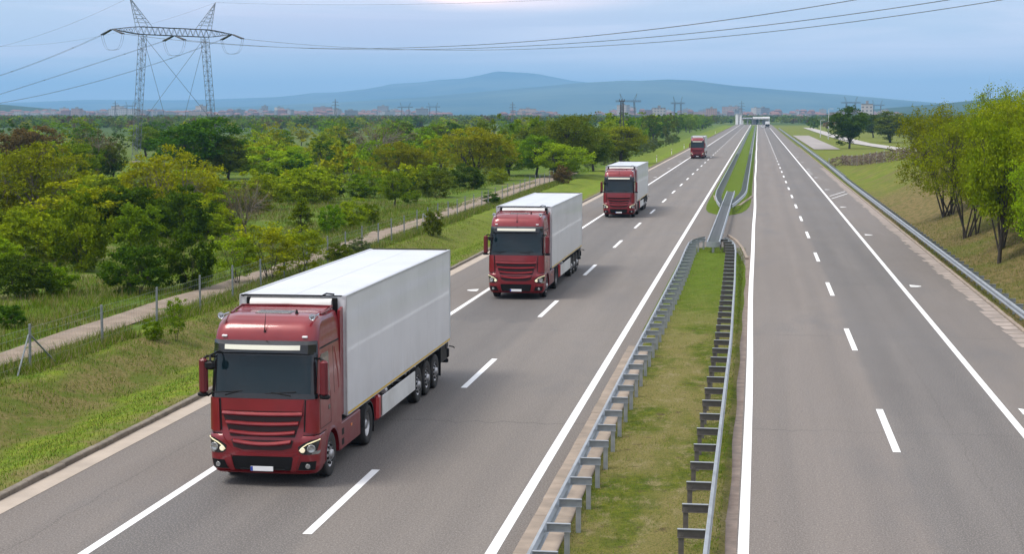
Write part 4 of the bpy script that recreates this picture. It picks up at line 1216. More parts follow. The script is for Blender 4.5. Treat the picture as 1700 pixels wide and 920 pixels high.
# marker posts on the verge
def markers():
    WH = M('marker_white', (.75, .75, .74), .5, var=.05); BK = M('marker_black', (.02, .02, .02), .5); RF = M('reflector_red', (.5, .05, .03), .3)
    b1 = MB(); b1.box(-.06, .06, -.03, .03, -.2, 1.05, 0, .012); bm1 = b1.mesh('marker_post', WH)
    b2 = MB(); b2.box(-.063, .063, -.033, .033, .72, .92); bm2 = b2.mesh('black_band', BK)
    b3 = MB(); b3.box(-.025, .025, -.04, -.034, .77, .87); bm3 = b3.mesh('reflector', RF)
    for k, (px, py) in enumerate([(1098.5, 269), (1122, 257), (1140, 247), (1173, 230), (1160, 236), (1192, 222)]):
        p = ground_at(px, py); x = -17.0
        root = empty('marker_post', (x, p.y, H(x, p.y)))
        tag(root, 'white plastic marker post with black band on the verge beyond the third truck', 'marker post', 'marker posts on the verge')
        for nm, me in (('post', bm1), ('black_band', bm2), ('reflector', bm3)): link(nm, me, root)
markers()

# ------------------------------------------------------------------ pylons and wires
STEEL = M('pylon_steel', (.12, .14, .16), .55, .4, var=.2, scale=.6)
STEEL_D = M('dark_steel', (.055, .06, .07), .55, .3, var=.2, scale=.6)
INS = M('insulator_glass', (.055, .06, .07), .3)
WIRE = M('conductor', (.10, .11, .12), .5, .4)
def lattice(mb, a, b, w0, w1, bays, t=.045, t2=.028, ref=Vector((1, 0, 0))):
    """four-chord lattice mast between two points"""
    a = Vector(a); b = Vector(b); d = (b - a).normalized()
    u = (ref - d * ref.dot(d)).normalized(); w = d.cross(u)
    def corner(k, s):
        c = a.lerp(b, s); h = (w0 + (w1 - w0) * s) / 2
        sx, sy = ((-1, -1), (1, -1), (1, 1), (-1, 1))[k]
        return c + u * sx * h + w * sy * h
    for k in range(4): mb.bar(corner(k, 0), corner(k, 1), t)
    for i in range(bays):
        s0, s1 = i / bays, (i + 1) / bays
        for k in range(4):
            k2 = (k + 1) % 4
            if (i + k) % 2: mb.bar(corner(k, s0), corner(k2, s1), t2)
            else: mb.bar(corner(k2, s0), corner(k, s1), t2)
            if i: mb.bar(corner(k, s0), corner(k2, s0), t2 * .8)
def insulator(mb, a, b):
    a = Vector(a); b = Vector(b); n = 22; prof = []
    L = (b - a).length
    for k in range(n):
        prof += [(.05, L * k / n), (.13, L * (k + .35) / n), (.12, L * (k + .6) / n)]
    mb.lathe(a, b - a, [(r, t) for r, t in prof], 8)

LT = at_depth(237, 57, 276.0); RT = at_depth(340, 62, 287.0)
RT.z = LT.z = (LT.z + RT.z) / 2
arm = (RT - LT).normalized(); perp = Vector((arm.y, -arm.x, 0)).normalized()   # towards the right-near
LB = ground_at(225, 270.5); RB = ground_at(357, 267)
LB.z = H(LB.x, LB.y); RB.z = H(RB.x, RB.y)
org = (LB + RB) / 2; org.z = 0
def portal_pylon():
    root = empty('power_pylon', org)
    tag(root, 'large guyed portal pylon of grey steel lattice rising from the trees', 'pylon')
    q = lambda v: Vector(v) - org
    sp = (RT - LT).length
    for a, b_ in ((LB, LT), (RB, RT)):
        mb = MB(); lattice(mb, q(a) - Vector((0, 0, .3)), q(b_) - arm * 0, .95, 1.0, 26, .06, .035, arm); 
        mb.build('leg', STEEL, root)
        mb = MB(); mb.box(-.9, .9, -.9, .9, -.4, .25, 0, .05); mb.build('footing', CONC, root, q(a))
    # cross arm: boxed lattice, tapered at both ends
    mb = MB(); h = 1.35; dw = .65
    A0, B0 = q(LT), q(RT); up = Vector((0, 0, 1))
    ends = 6.1
    nodes = [(-ends, .0), (-ends*.5, .62), (-1.0, 1.0), (sp*.25, 1.0), (sp*.5, 1.0), (sp*.75, 1.0), (sp + 1.0, 1.0), (sp + ends*.5, .62), (sp + ends, .0)]
    def node(t, side, top):
        f = np.interp(t, [n[0] for n in nodes], [n[1] for n in nodes])
        return A0 + arm * t + perp * side * dw * max(f, .12) + up * (h * (.55 + (.45 if top else -.50) * max(f, .04)))
    ts = list(np.linspace(-ends, sp + ends, 23))
    for i in range(len(ts) - 1):
        t0, t1 = ts[i], ts[i+1]; tm = (t0 + t1) / 2
        for sd in (-1, 1):
            for tp in (True, False): mb.bar(node(t0, sd, tp), node(t1, sd, tp), .075)
            mb.bar(node(t0, sd, False), node(tm, sd, True), .045); mb.bar(node(tm, sd, True), node(t1, sd, False), .045)
        for tp in (True, False):
            mb.bar(node(t0, -1, tp), node(t1, 1, tp), .035); mb.bar(node(t0, -1, tp), node(t0, 1, tp), .035)
    mb.build('cross_arm', STEEL_D, root)
    # earth-wire peaks leaning outwards
    for c, s in ((A0, -1), (B0, 1)):
        tip = c + arm * s * (2.5) + up * 6.2
        mb = MB()
        for o_ in (-1.3, 1.3):
            for sd in (-.6, .6): mb.bar(c + arm * (o_ - s*.3) + perp * sd + up * h, tip, .06)
        for k in range(1, 7):
            f = k / 7; 
            L_ = [(c + arm * (o_ - s*.3) + perp * sd + up * h).lerp(tip, f) for o_, sd in ((-1.3, -.6), (1.3, -.6), (1.3, .6), (-1.3, .6))]
            f2 = (k + 1) / 7
            L2 = [(c + arm * (o_ - s*.3) + perp * sd + up * h).lerp(tip, f2) for o_, sd in ((-1.3, -.6), (1.3, -.6), (1.3, .6), (-1.3, .6))]
            for i in range(4):
                mb.bar(L_[i], L_[(i+1) % 4], .03); mb.bar(L_[i], L2[(i+1) % 4], .03)
        mb.build('peak', STEEL, root)
    # guys
    lt = q(LT); rt = q(RT)
    for a, b_ in ((lt, q(ground_at(405, 268))), (rt, q(ground_at(188, 270))), (lt, q(ground_at(294, 271))), (rt, q(ground_at(288, 267)))):
        mb = MB(); e = Vector((b_.x, b_.y, .2)); mb.bar(a, e, .045); mb.build('guy_wire', STEEL_D, root)
    # insulator strings and jumper loops at the three hanging points
    hang = []
    for t in (-ends, sp*.5, sp + ends):
        c = A0 + arm * t + up * (h * .5 if t in (-ends, sp + ends) else .05)
        es = []
        for s in (-1, 1):
            e = c + perp * s * 3.0 - up * .80
            for dd in (-.22, .22):
                mb = MB(); insulator(mb, c + arm * dd * .5 + perp * s * .3, e + arm * dd); mb.build('insulator', INS, root)
            es.append(e)
        mb = MB()
        for dd in (-.2, .2):
            pts = [es[0].lerp(es[1], k/14) + arm * dd - up * (2.6 * (1 - (2*k/14 - 1)**4)) for k in range(15)]
            mb.tube(pts, .022, 4)
        mb.build('jumper_loop', WIRE, root)
        hang.append((org + es[0], org + es[1]))
    peaks = [org + A0 + arm * -2.5 + up * 6.2, org + B0 + arm * 2.5 + up * 6.2]
    return hang, peaks
hang, peaks = portal_pylon()

def wire(A, d, pix, tend, label, double=True, r=.022, grp='conductors of the power line'):
    """fit a parabola in the vertical plane through A along d to points of the photograph"""
    d = Vector((d.x, d.y, 0)).normalized(); T_ = []; Z = []
    for px, py in pix:
        v = dirvec(px, py)
        # intersect view ray (x,y) with the plane
        M_ = np.array([[v.x, -d.x], [v.y, -d.y]]); s, t = np.linalg.solve(M_, np.array([A.x, A.y]))
        T_.append(t); Z.append(H_CAM + v.z * s)
    T_ = np.array(T_); Z = np.array(Z)
    G = np.stack([T_, T_**2], 1); co, *_ = np.linalg.lstsq(G, Z - A.z, rcond=None)
    if co[1] < 1e-4: co[1] = 1e-4; co[0] = ((Z - A.z - co[1]*T_**2) / T_).mean()
    print('wire', label[:30], 'T', T_.round(1), 'Z', Z.round(1), 'coef', co.round(5), 'end z', round(A.z + co[0]*tend + co[1]*tend**2, 1))
    root = empty('power_line', A); tag(root, label, 'power line', grp)
    sd = Vector((d.y, -d.x, 0))
    n = 70
    for dd in ((-.2, .2) if double else (0,)):
        mb = MB(); mb.tube([d * (tend*k/n) + sd * dd + Vector((0, 0, co[0]*tend*k/n + co[1]*(tend*k/n)**2)) for k in range(n + 1)], r, 4, cap=True)
        mb.build('strand', WIRE, root)
    if double:
        mb = MB()
        for k in range(4, n, 9):
            t = tend*k/n; c = d*t + Vector((0, 0, co[0]*t + co[1]*t*t)); mb.bar(c - sd*.2, c + sd*.2, .05)
        mb.build('spacer', INS, root)
    return co
fwd = perp; back = -perp
wire(hang[2][1] , fwd, [(780, 79), (1000, 66), (1200, 38), (1410, 0)] if False else [(600, 80), (790, 82), (1000, 76), (1320, 47), (1660, 0)], 175, 'lowest of the three twin cables sweeping over the motorway')
wire(hang[1][1] , fwd, [(600, 78), (780, 81), (1000, 70), (1220, 48), (1560, 0)], 175, 'middle one of the three twin cables sweeping over the motorway')
wire(hang[0][1] , fwd, [(600, 76), (780, 77), (1000, 60), (1110, 45), (1405, 0)], 175, 'uppermost of the three twin cables sweeping over the motorway')
wire(hang[0][0], back, [(100, 88), (0, 125)], 150, 'uppermost twin cable leaving the pylon toward the plain')
wire(hang[1][0], back, [(130, 114), (0, 157)], 200, 'middle twin cable leaving the pylon toward the plain')
wire(hang[2][0], back, [(200, 124), (100, 150), (0, 171)], 260, 'lowest twin cable leaving the pylon toward the plain')
wire(peaks[0], back, [(120, 38), (0, 77)], 150, 'thin single earth wire leaving the pylon peak toward the plain', False, .016, 'earth wires')
wire(peaks[1], back, [(275, 32), (100, 70)], 200, 'thin earth wire from the taller looking peak behind the cross arm', False, .014, 'earth wires')
wire(peaks[1], fwd, [(500, 7), (700, 6), (900, 0)], 160, 'thin earth wire running toward the motorway from a pylon peak', False, .014, 'earth wires')

# small pylons far off
def small_portal():
    root = empty('distant_pylon', (0, 0, 0))
    for s in (-1, 1):
        mb = MB(); lattice(mb, (s*6.2, 0, 0), (s*5, 0, 21), 1.0, 1.0, 12, .17, .1); mb.build('leg', STEEL, root)
        mb = MB(); mb.bar((s*4.2, 0, 22), (s*7.4, 0, 28), .22); mb.bar((s*6, 0, 22), (s*7.4, 0, 28), .2); mb.build('peak', STEEL, root)
    mb = MB(); lattice(mb, (-11, 0, 21.6), (11, 0, 21.6), 1.1, 1.1, 18, .17, .1, Vector((0, 0, 1))); mb.build('cross_arm', STEEL, root)
    return root
def small_tower():
    root = empty('distant_pylon', (0, 0, 0))
    mb = MB(); lattice(mb, (0, 0, 0), (0, 0, 20), 4.2, 1.2, 10, .22, .12); lattice(mb, (0, 0, 20), (0, 0, 31), 1.2, .3, 7, .18, .1); mb.build('mast', STEEL, root)
    for z, w in ((19, 4.5), (23, 5.2), (27, 3.8)):
        mb = MB(); mb.bar((-w, 0, z), (w, 0, z), .3); mb.bar((-w, 0, z), (0, 0, z+1.6), .16); mb.bar((w, 0, z), (0, 0, z+1.6), .16); mb.build('cross_arm', STEEL, root)
    return root
first = {}
def far_pylon(kind, px, top, D, label, rz=0.0, hh=None):
    src = first.get(kind)
    o = copy_tree(src) if src else (small_portal() if kind == 'p' else small_tower())
    first.setdefault(kind, o)
    c = at_depth(px, 200, D)
    o.location = (c.x, D, 0); o.rotation_euler = (0, 0, rz)
    htop = at_depth(px, top, D).z
    s = htop / (28 if kind == 'p' else 31); o.scale = (s, s, s)
    tag(o, label, 'pylon', 'small pylons far off on the plain')
far_pylon('t', 557, 164, 1250, 'narrow three-armed pylon above the city roofs, between big pylon and portal pylons')
far_pylon('p', 673, 170, 1500, 'small hazy portal pylon beyond the big brown tree', .35)
far_pylon('p', 719, 170, 1750, 'small hazy portal pylon beside a wider one, before the highest peak', .5)
far_pylon('t', 851, 169, 1300, 'narrow three-armed pylon under the highest peak')
far_pylon('p', 1043, 155, 1050, 'portal pylon just behind the dark lattice mast', .3)
far_pylon('p', 1125, 160, 1150, 'slim portal pylon right of the dark lattice mast' if False else 'slim portal pylon over the roadside trees beyond the fourth truck', 1.0)
far_pylon('t', 1231, 167, 1500, 'narrow three-armed pylon above the toll buildings')
far_pylon('p', 1412, 160, 1500, 'portal pylon rising over the round lay-by tree', .35)
far_pylon('p', 1456, 166, 1700, 'faint portal pylon against the wooded hill', .5)
far_pylon('t', 192, 167, 1400, 'narrow pylon over the city near the big pylon')
far_pylon('p', 216, 168, 1700, 'faint portal pylon beside the leg of the big pylon', 1.1)

def lattice_mast():
    p = ground_at(1032, 263); root = empty('lattice_mast', (p.x, p.y, H(p.x, p.y)))
    tag(root, 'slender dark lattice mast standing in the tree belt behind the third truck', 'mast')
    hgt = (263 - 168) * p.y / FPX
    mb = MB(); lattice(mb, (0, 0, -.2), (0, 0, hgt), .95, .45, 16, .09, .05); mb.build('mast', STEEL_D, root)
    mb = MB(); mb.bar((-.5, 0, hgt - .1), (.5, 0, hgt - .1), .08); mb.build('cross_bar', STEEL_D, root)
    mb = MB()
    for x in (-.45, 0, .45): mb.lathe((x, 0, hgt - .05), (0, 0, 1), [(.05, 0), (.10, .08), (.06, .16), (.10, .24), (.06, .34), (.01, .36)], 8)
    mb.build('insulator', INS, root)
lattice_mast()
def lamp_posts():
    m = M('lamp_post_paint', (.50, .52, .54), .5)
    for px, by, ty, lab in ((1362, 228, 200, 'shorter pale lamp post by the lay-by'), (1375, 231, 182, 'taller pale lamp post by the lay-by')):
        p = ground_at(px, by); h = (by - ty) * p.y / FPX
        root = empty('lamp_post', (p.x, p.y, 0)); tag(root, lab, 'lamp post')
        mb = MB(); mb.tube([(0, 0, 0), (0, 0, h)], [.13, .07], 8); mb.build('pole', m, root)
        mb = MB(); mb.tube([(0, 0, h), (.5, -.4, h + .15), (1.1, -.8, h + .1)], .05, 6); mb.box(.9, 1.5, -1.1, -.8, h, h + .12, 0, .03); mb.build('lamp_head', m, root)
lamp_posts()

# ------------------------------------------------------------------ city
def wall_mat(name, base, win, wx, wz):
    m, nt, bs = new_mat(name); b = NB(nt)
    v = b.coord(); sp = b.n('ShaderNodeSeparateXYZ'); b.l(v, sp.inputs[0])
    hx = b.math('FRACT', b.math('DIVIDE', b.math('ADD', sp.outputs[0], sp.outputs[1]), wx)); hz = b.math('FRACT', b.math('DIVIDE', sp.outputs[2], wz))
    f = b.math('MULTIPLY', b.band(hx, .3, .72, .02), b.band(hz, .32, .75, .02))
    oi = b.n('ShaderNodeObjectInfo')
    hs = b.n('ShaderNodeHueSaturation'); hs.inputs['Color'].default_value = (*base, 1); b.l(b.mr(oi.outputs['Random'], 0, 1, .6, 1.25), hs.inputs['Value']); b.l(b.mr(oi.outputs['Random'], 0, 1, .47, .53), hs.inputs['Hue'])
    b.l(b.mix(f, hs.outputs[0], win), bs.inputs['Base Color']); bs.inputs['Roughness'].default_value = .8
    return m
WALLS = [wall_mat('render_pale', (.42, .36, .33), (.10, .11, .13), 3.2, 3.0), wall_mat('render_pink', (.36, .22, .19), (.09, .09, .1), 3.0, 3.0), wall_mat('panel_grey', (.28, .27, .28), (.08, .09, .1), 2.8, 2.9), wall_mat('render_white', (.60, .56, .54), (.12, .13, .15), 3.4, 3.0)]
ROOF_R = M('red_tiles', (.19, .09, .07), .9, var=.25, scale=.3); ROOF_G = M('flat_roof', (.22, .22, .22), .9, var=.2, scale=.2)
def block(wid, dep, hh, wm, pitched):
    out = []
    mb = MB(); mb.box(-wid/2, wid/2, -dep/2, dep/2, -.5, hh)
    out.append(('wall', mb.mesh('wall', wm)))
    mb = MB()
    if pitched:
        r_ = min(wid, dep) * .28
        a = [(-wid/2-.4, -dep/2-.4, hh), (wid/2+.4, -dep/2-.4, hh), (wid/2+.4, dep/2+.4, hh), (-wid/2-.4, dep/2+.4, hh)]
        t0, t1 = (-wid/2 + dep*.3, 0, hh + r_), (wid/2 - dep*.3, 0, hh + r_)
        if wid < dep: t0, t1 = (0, -dep*.2, hh + r_), (0, dep*.2, hh + r_)
        mb.add(a + [t0, t1], [(0, 1, 5, 4), (2, 3, 4, 5), (1, 2, 5), (3, 0, 4), (3, 2, 1, 0)])
        out.append(('roof', mb.mesh('roof', ROOF_R)))
    else:
        mb.box(-wid/2-.2, wid/2+.2, -dep/2-.2, dep/2+.2, hh + .01, hh + .7); mb.box(-wid*.1, wid*.12, -dep*.2, dep*.2, hh + .7, hh + 3.2)
        out.append(('roof', mb.mesh('roof', ROOF_G)))
    return out
KINDS_ = [('house', block(12, 10, 6, WALLS[0], True)), ('house', block(10, 9, 5.5, WALLS[3], True)), ('house', block(14, 9, 6.5, WALLS[1], True)),
          ('apartment_block', block(26, 13, 17, WALLS[2], False)), ('apartment_block', block(20, 14, 22, WALLS[0], False)), ('apartment_block', block(34, 12, 14, WALLS[1], False)),
          ('warehouse', block(40, 22, 7, WALLS[3], False)), ('tower_block', block(15, 14, 34, WALLS[2], False))]
BL = {'house': 'small red-roofed house among the far city buildings', 'apartment_block': 'flat-roofed apartment block among the far city buildings', 'warehouse': 'long pale low hall among the far city buildings', 'tower_block': 'tall grey tower block above the far city roofs'}
gc = random.Random(21)
CLM = [(30, 'on the hillside at the photo edge'), (128, 'near the brick-coloured block'), (205, 'around the long pale panel block'), (290, 'between the legs of the big pylon'), (345, 'by the farther leg of the big pylon'), (440, 'near the lone dark tower'), (536, 'near the wide reddish block'), (557, 'under the narrow three-armed pylon'), (636, 'near the stepped grey block'), (695, 'around the small portal pylons'), (876, 'under the highest peak'), (1043, 'around the dark lattice mast'), (1094, 'near the white silo block'), (1150, 'above the farthest truck'), (1181, 'near the pink and white block'), (1231, 'behind the toll station'), (1300, 'past the toll station'), (1412, 'behind the round lay-by tree')]
def city_where(px): return min(CLM, key=lambda q: abs(q[0] - px))[1]
clusters = [(20, 340, .34), (380, 730, .34), (850, 910, .04), (1010, 1340, .22), (1340, 1480, .06)]
for k in range(285):
    u = gc.random(); s = 0
    for a, b_, w in clusters:
        s += w
        if u <= s: break
    px = gc.uniform(a, b_); D = gc.uniform(2900, 4300)
    if 0 <= px <= 60: D = 4400
    c = at_depth(px, 195, D)
    ki = gc.choices(range(8), [5, 5, 4, 4, 3, 3, 1.5, .5])[0]
    nm, parts = KINDS_[ki]
    if ki == 7: nm, parts = KINDS_[3]
    zb = 12 * max(0.0, (D - 3200) / 1400)                   # the town climbs gently
    root = empty(nm, (c.x, D, 0), gc.choice([0, .3, -.4, 1.2, .8]))
    tag(root, BL[nm].replace('among the far city buildings', 'in the far city') + ' ' + city_where(px), 'house' if nm == 'house' else 'building', 'far city ' + nm.replace('_', ' ') + 's')
    sc = gc.uniform(.6, 1.0); root.scale = (sc, sc, sc * gc.uniform(.8, 1.15))
    root.location.z = 0
    for pn, me in parts: link(pn, me, root)
def far_town():
    g = random.Random(77); mb = MB()
    for k in range(900):
        u = g.random(); s = 0
        for a, b_, w in clusters:
            s += w
            if u <= s: break
        px = g.uniform(a - 20, b_ + 20); D = g.uniform(3000, 4700); c = at_depth(px, 195, D); X = c.x
        w = g.uniform(4, 9); dd = g.uniform(4, 7); h = g.choice([4, 5, 6, 7, 9, 12]) * g.uniform(.9, 1.2); mi = g.choice([0, 1, 1, 2, 3, 3])
        mb.box(X - w, X + w, D - dd, D + dd, 0, h, mi)
        mb.add([(X-w-.4, D-dd-.4, h), (X+w+.4, D-dd-.4, h), (X+w+.4, D+dd+.4, h), (X-w-.4, D+dd+.4, h), (X-w*.5, D, h+2.6), (X+w*.5, D, h+2.6)], [(0, 1, 5, 4), (2, 3, 4, 5), (1, 2, 5), (3, 0, 4)], 4)
    o = mb.build('far_town', WALLS + [ROOF_R]); tag(o, 'mass of small houses that makes up the rest of the far city', 'town', kind='stuff')
far_town()

# notable buildings
def big_building(px, D, wid, hh, wm, label, pitched=False, rz=0.0, name='apartment_block'):
    c = at_depth(px, 195, D); root = empty(name, (c.x, D, 0), rz); tag(root, label, 'building')
    for pn, me in block(wid, 16, hh, wm, pitched): link(pn, me, root)
big_building(128, 3000, 16, 17, WALLS[1], 'tall brick-red block standing out over the city on the left of the big pylon' if False else 'brick-coloured block standing out between hill and big pylon')
big_building(205, 2900, 50, 16, WALLS[3], 'long pale panel block beside the leg of the big pylon')
big_building(440, 3600, 10, 24, WALLS[2], 'lone dark tower above the roofs beyond the bright meadow bush')
big_building(536, 3700, 40, 22, WALLS[1], 'wide reddish block, tallest of the roofs before the middle ridge')
big_building(636, 3700, 22, 24, WALLS[2], 'stepped grey block above the big brown tree')
big_building(876, 3300, 32, 17, WALLS[1], 'reddish block standing alone under the highest peak')
big_building(1094, 1900, 14, 14, WALLS[3], 'white twin silo block above the roadside belt', name='silo_block')
big_building(1181, 2500, 16, 15, WALLS[1], 'pink and white block above the belt beyond the fourth truck')
big_building(1212, 3600, 34, 22, WALLS[1], 'wide terracotta apartment block left of the toll towers' if False else 'wide terracotta apartment block behind the white towers of the toll station')
big_building(1439, 1500, 9, 16, WALLS[3], 'white house block peeping out beside the round lay-by tree')

# toll station at the end of the road
def toll():
    W_ = M('toll_white', (.70, .70, .70), .6, var=.06, scale=.2); G_ = M('toll_grey', (.34, .36, .40), .6); DK = M('toll_dark', (.03, .035, .04), .4)
    Y = 1270.0
    X = lambda px: at_depth(px, 200, Y).x
    Z = lambda py: at_depth(1258, py, Y).z
    root = empty('toll_station', (0, Y, 0)); tag(root, 'grey and white toll station with flat canopies spanning the end of the motorway', 'building')
    mb = MB(); mb.box(X(1232), X(1249), 0, 30, Z(197.4), Z(195.2), 0, .2); mb.build('canopy', G_, root)
    mb = MB(); mb.box(X(1249.6), X(1278), -4, 30, Z(197.6), Z(194), 0, .2); mb.build('canopy', W_, root)
    for px in (1233, 1241, 1249, 1254.5, 1260, 1266, 1272):
        mb = MB(); mb.box(X(px)-.5, X(px)+.5, 6, 7, 0, Z(197.6)); mb.build('pillar', W_, root)
    mb = MB(); mb.box(X(1250), X(1253.5), 3, 9, 0, 4.2, 0, .1); mb.build('booth', G_, root)
    mb = MB(); mb.box(X(1266), X(1278), 8, 26, 0, 5.8, 0, .1); mb.build('office', W_, root)
    mb = MB(); mb.box(X(1253.7), X(1257.7), 8, 24, 0, 5.6); mb.build('canopy_shade', DK, root)  # solid dark box standing for the shade under the canopy
    for px, py, w in ((1225, 189, 3), (1229, 190.5, 2.5)):
        r2 = empty('toll_tower', (X(px), Y - 20, 0)); tag(r2, 'white tower beside the toll station, ' + ('the taller one' if py == 189 else 'the shorter one'), 'tower')
        mb = MB(); mb.box(-w/2, w/2, -1.5, 1.5, 0, Z(py), 0, .15); mb.build('wall', W_, r2)
        mb = MB(); mb.box(-w/2-.2, w/2+.2, -1.7, 1.7, Z(py)+.01, Z(py) + .5); mb.build('roof', G_, r2)
toll()

# ------------------------------------------------------------------ trucks
def paint(name, col, rough=.32, coat=.8):
    m, nt, bs = new_mat(name); b = NB(nt)
    n = b.noise(b.coord(), 2.0, 5.0, .6)
    c = b.mix(b.mr(n, .35, .7), tuple(q*.88 for q in col), tuple(q*1.08 for q in col))
    b.l(c, bs.inputs['Base Color'])
    b.l(b.mr(n, .3, .7, rough*.85, rough*1.3), bs.inputs['Roughness'])
    bs.inputs['Coat Weight'].default_value = coat; bs.inputs['Coat Roughness'].default_value = .08
    bs.inputs['Metallic'].default_value = .15
    return m
RED = paint('red_paint', (.19, .003, .009), .34, .6)
RED_D = paint('dark_red_plastic', (.12, .004, .009), .5, .25)
def trailer_white():
    m, nt, bs = new_mat('trailer_white'); b = NB(nt)
    v = b.coord()
    n = b.noise(v, .6, 5.0, .6); sc_ = b.noise(b.coord((.3, .3, 3.0)), 2.0, 5.0, .7)
    c = b.mix(b.mr(n, .3, .7), (.54, .55, .57), (.62, .63, .65))
    c = b.mix(b.mr(sc_, .62, .75, 0, .25), c, (.50, .48, .46))
    sp = b.n('ShaderNodeSeparateXYZ'); b.l(v, sp.inputs[0])
    low = b.mr(sp.outputs[2], 1.25, 1.9, .35, 0.0)
    c = b.mix(b.math('MULTIPLY', low, b.mr(b.noise(b.coord((6, 2.5, .6)), 1.0, 4.0, .7), .4, .7)), c, (.36, .33, .30))
    b.l(c, bs.inputs['Base Color']); bs.inputs['Roughness'].default_value = .35
    bs.inputs['Coat Weight'].default_value = .25
    # faint rib lines of the panels
    return m
TW = trailer_white()
BLACK = M('black_plastic', (.008, .008, .009), .55, var=.2, scale=4, spec=.2)
BLACKG = M('black_gloss', (.010, .011, .013), .18, var=.1, coat=.4)
TYRE = M('tyre_rubber', (.022, .021, .020), .85, var=.3, scale=8, dirt=(.07, .06, .05), dirtk=.5)
RIM = M('wheel_alloy', (.42, .42, .43), .38, .75, var=.2, scale=9, dirt=(.10, .09, .08), dirtk=.6)
CHROME = M('chrome', (.62, .62, .64), .15, 1.0, var=.05)
ALU = M('aluminium_trim', (.52, .53, .55), .4, .6, var=.1, scale=3)
CHASSIS = M('chassis_grey', (.03, .03, .032), .7, var=.3, scale=5, dirt=(.09, .075, .06), dirtk=.4)
YEL = M('yellow_tape', (.62, .40, .03), .5, var=.1)
PLATE = M('plate_white', (.72, .73, .74), .4, var=.03); PLATEB = M('plate_blue', (.01, .04, .30), .4)
SKIRT = M('skirt_panel', (.62, .62, .60), .5, var=.08, scale=2, dirt=(.35, .32, .28), dirtk=.4)
LENS = M('lamp_lens', (.30, .31, .31), .12, .6, coat=1.0)
ORANGE = M('orange_marker', (.7, .22, .02), .3)
SEAT = M('seat_fabric', (.035, .036, .04), .9)
def emis(name, col, s):
    m, nt, bs = new_mat(name); bs.inputs['Emission Color'].default_value = (*col, 1); bs.inputs['Emission Strength'].default_value = s
    bs.inputs['Base Color'].default_value = (.6, .6, .5, 1); return m
DRL = emis('running_light', (1.0, .80, .32), .5)
BEAM = emis('lit_headlamp', (1.0, .80, .45), .35)
LITE = emis('roof_lamp', (1.0, .93, .86), .12)
def glass_mat():
    m, nt, bs = new_mat('windscreen_glass'); b = NB(nt); nt.nodes.remove(bs)
    t = b.n('ShaderNodeBsdfTransparent'); t.inputs[0].default_value = (.26, .33, .34, 1)
    d = b.n('ShaderNodeBsdfDiffuse'); d.inputs[0].default_value = (.014, .032, .042, 1)
    g_ = b.n('ShaderNodeBsdfGlossy'); g_.inputs['Roughness'].default_value = .04
    m1 = b.n('ShaderNodeMixShader'); m1.inputs[0].default_value = .55; b.l(t.outputs[0], m1.inputs[1]); b.l(d.outputs[0], m1.inputs[2])
    fr = b.n('ShaderNodeFresnel'); fr.inputs[0].default_value = 1.5
    m2 = b.n('ShaderNodeMixShader'); b.l(b.math('ADD', fr.outputs[0], .0), m2.inputs[0]); b.l(m1.outputs[0], m2.inputs[1]); b.l(g_.outputs[0], m2.inputs[2])
    b.l(m2.outputs[0], nt.nodes['Material Output'].inputs[0]); return m
GLASS = glass_mat()

# cab surface: z, front y, half width, corner radius
CAB = [(.30, .13, 1.16, .26), (.38, .05, 1.21, .30), (.55, .01, 1.235, .32), (.80, .0, 1.245, .32), (1.10, .0, 1.25, .32), (1.20, .035, 1.245, .30), (1.70, .045, 1.24, .28), (2.0, .06, 1.235, .26), (2.10, .075, 1.23, .26), (2.98, .20, 1.20, .24), (3.20, .25, 1.19, .24),
       (3.32, .28, 1.185, .25), (3.45, .325, 1.175, .27), (3.57, .40, 1.16, .30), (3.66, .50, 1.135, .33), (3.72, .66, 1.105, .36)]
def cab_par(z):
    zs = [c[0] for c in CAB]
    return tuple(float(np.interp(z, zs, [c[i] for c in CAB])) for i in (1, 2, 3))
def cab_pt(s, z, off=0.0, yend=None):
    """point of the cab skin: s = arc length from the middle of the front"""
    yf, w, r = cab_par(z)
    sg = 1 if s >= 0 else -1; a = abs(s); fl = w - r; arc = r * math.pi / 2
    if a <= fl:
        x, y, nx, ny = a, yf, 0, -1
        y += .05 * (a/w)**2
    elif a <= fl + arc:
        t = (a - fl) / r
        x, y, nx, ny = fl + r*math.sin(t), yf + r - r*math.cos(t), math.sin(t), -math.cos(t)
        y += .05 * (fl/w)**2 * math.cos(t)
    else:
        x, y, nx, ny = w, yf + r + (a - fl - arc), 1, 0
    return Vector(((x + nx*off) * sg, y + ny*off, z))
def s_of_y(y, z):
    yf, w, r = cab_par(z); return (w - r) + r*math.pi/2 + (y - yf - r)
def s_of_x(x, z):
    yf, w, r = cab_par(z); fl = w - r
    if x <= fl: return x
    return fl + r * math.asin(min(1, (x - fl)/r))
def panel(mb, rows, off=.006, n=12, thick=.02, mi=0, smooth=True):
    """rows: (z, sL, sR) on the cab skin; a thin shell standing off the skin"""
    zs = []
    for (z0, a0, b0), (z1, a1, b1) in zip(rows[:-1], rows[1:]):
        m = max(1, int(abs(z1 - z0) / .12))
        for k in range(m): f = k/m; zs.append((z0+(z1-z0)*f, a0+(a1-a0)*f, b0+(b1-b0)*f))
    zs.append(rows[-1])
    F = [[cab_pt(a + (b-a)*i/n, z, off) for i in range(n+1)] for z, a, b in zs]
    B = [[cab_pt(a + (b-a)*i/n, z, off - thick) for i in range(n+1)] for z, a, b in zs]
    mb.loft(F, mi, False, False, smooth, closed=False)
    mb.loft([r[::-1] for r in B], mi, False, False, False, closed=False)
    edge = lambda A, C: mb.loft([A, C], mi, False, False, False, closed=False)
    edge(F[0], B[0]); edge(B[-1], F[-1]); edge([r[0] for r in B], [r[0] for r in F]); edge([r[-1] for r in F], [r[-1] for r in B])

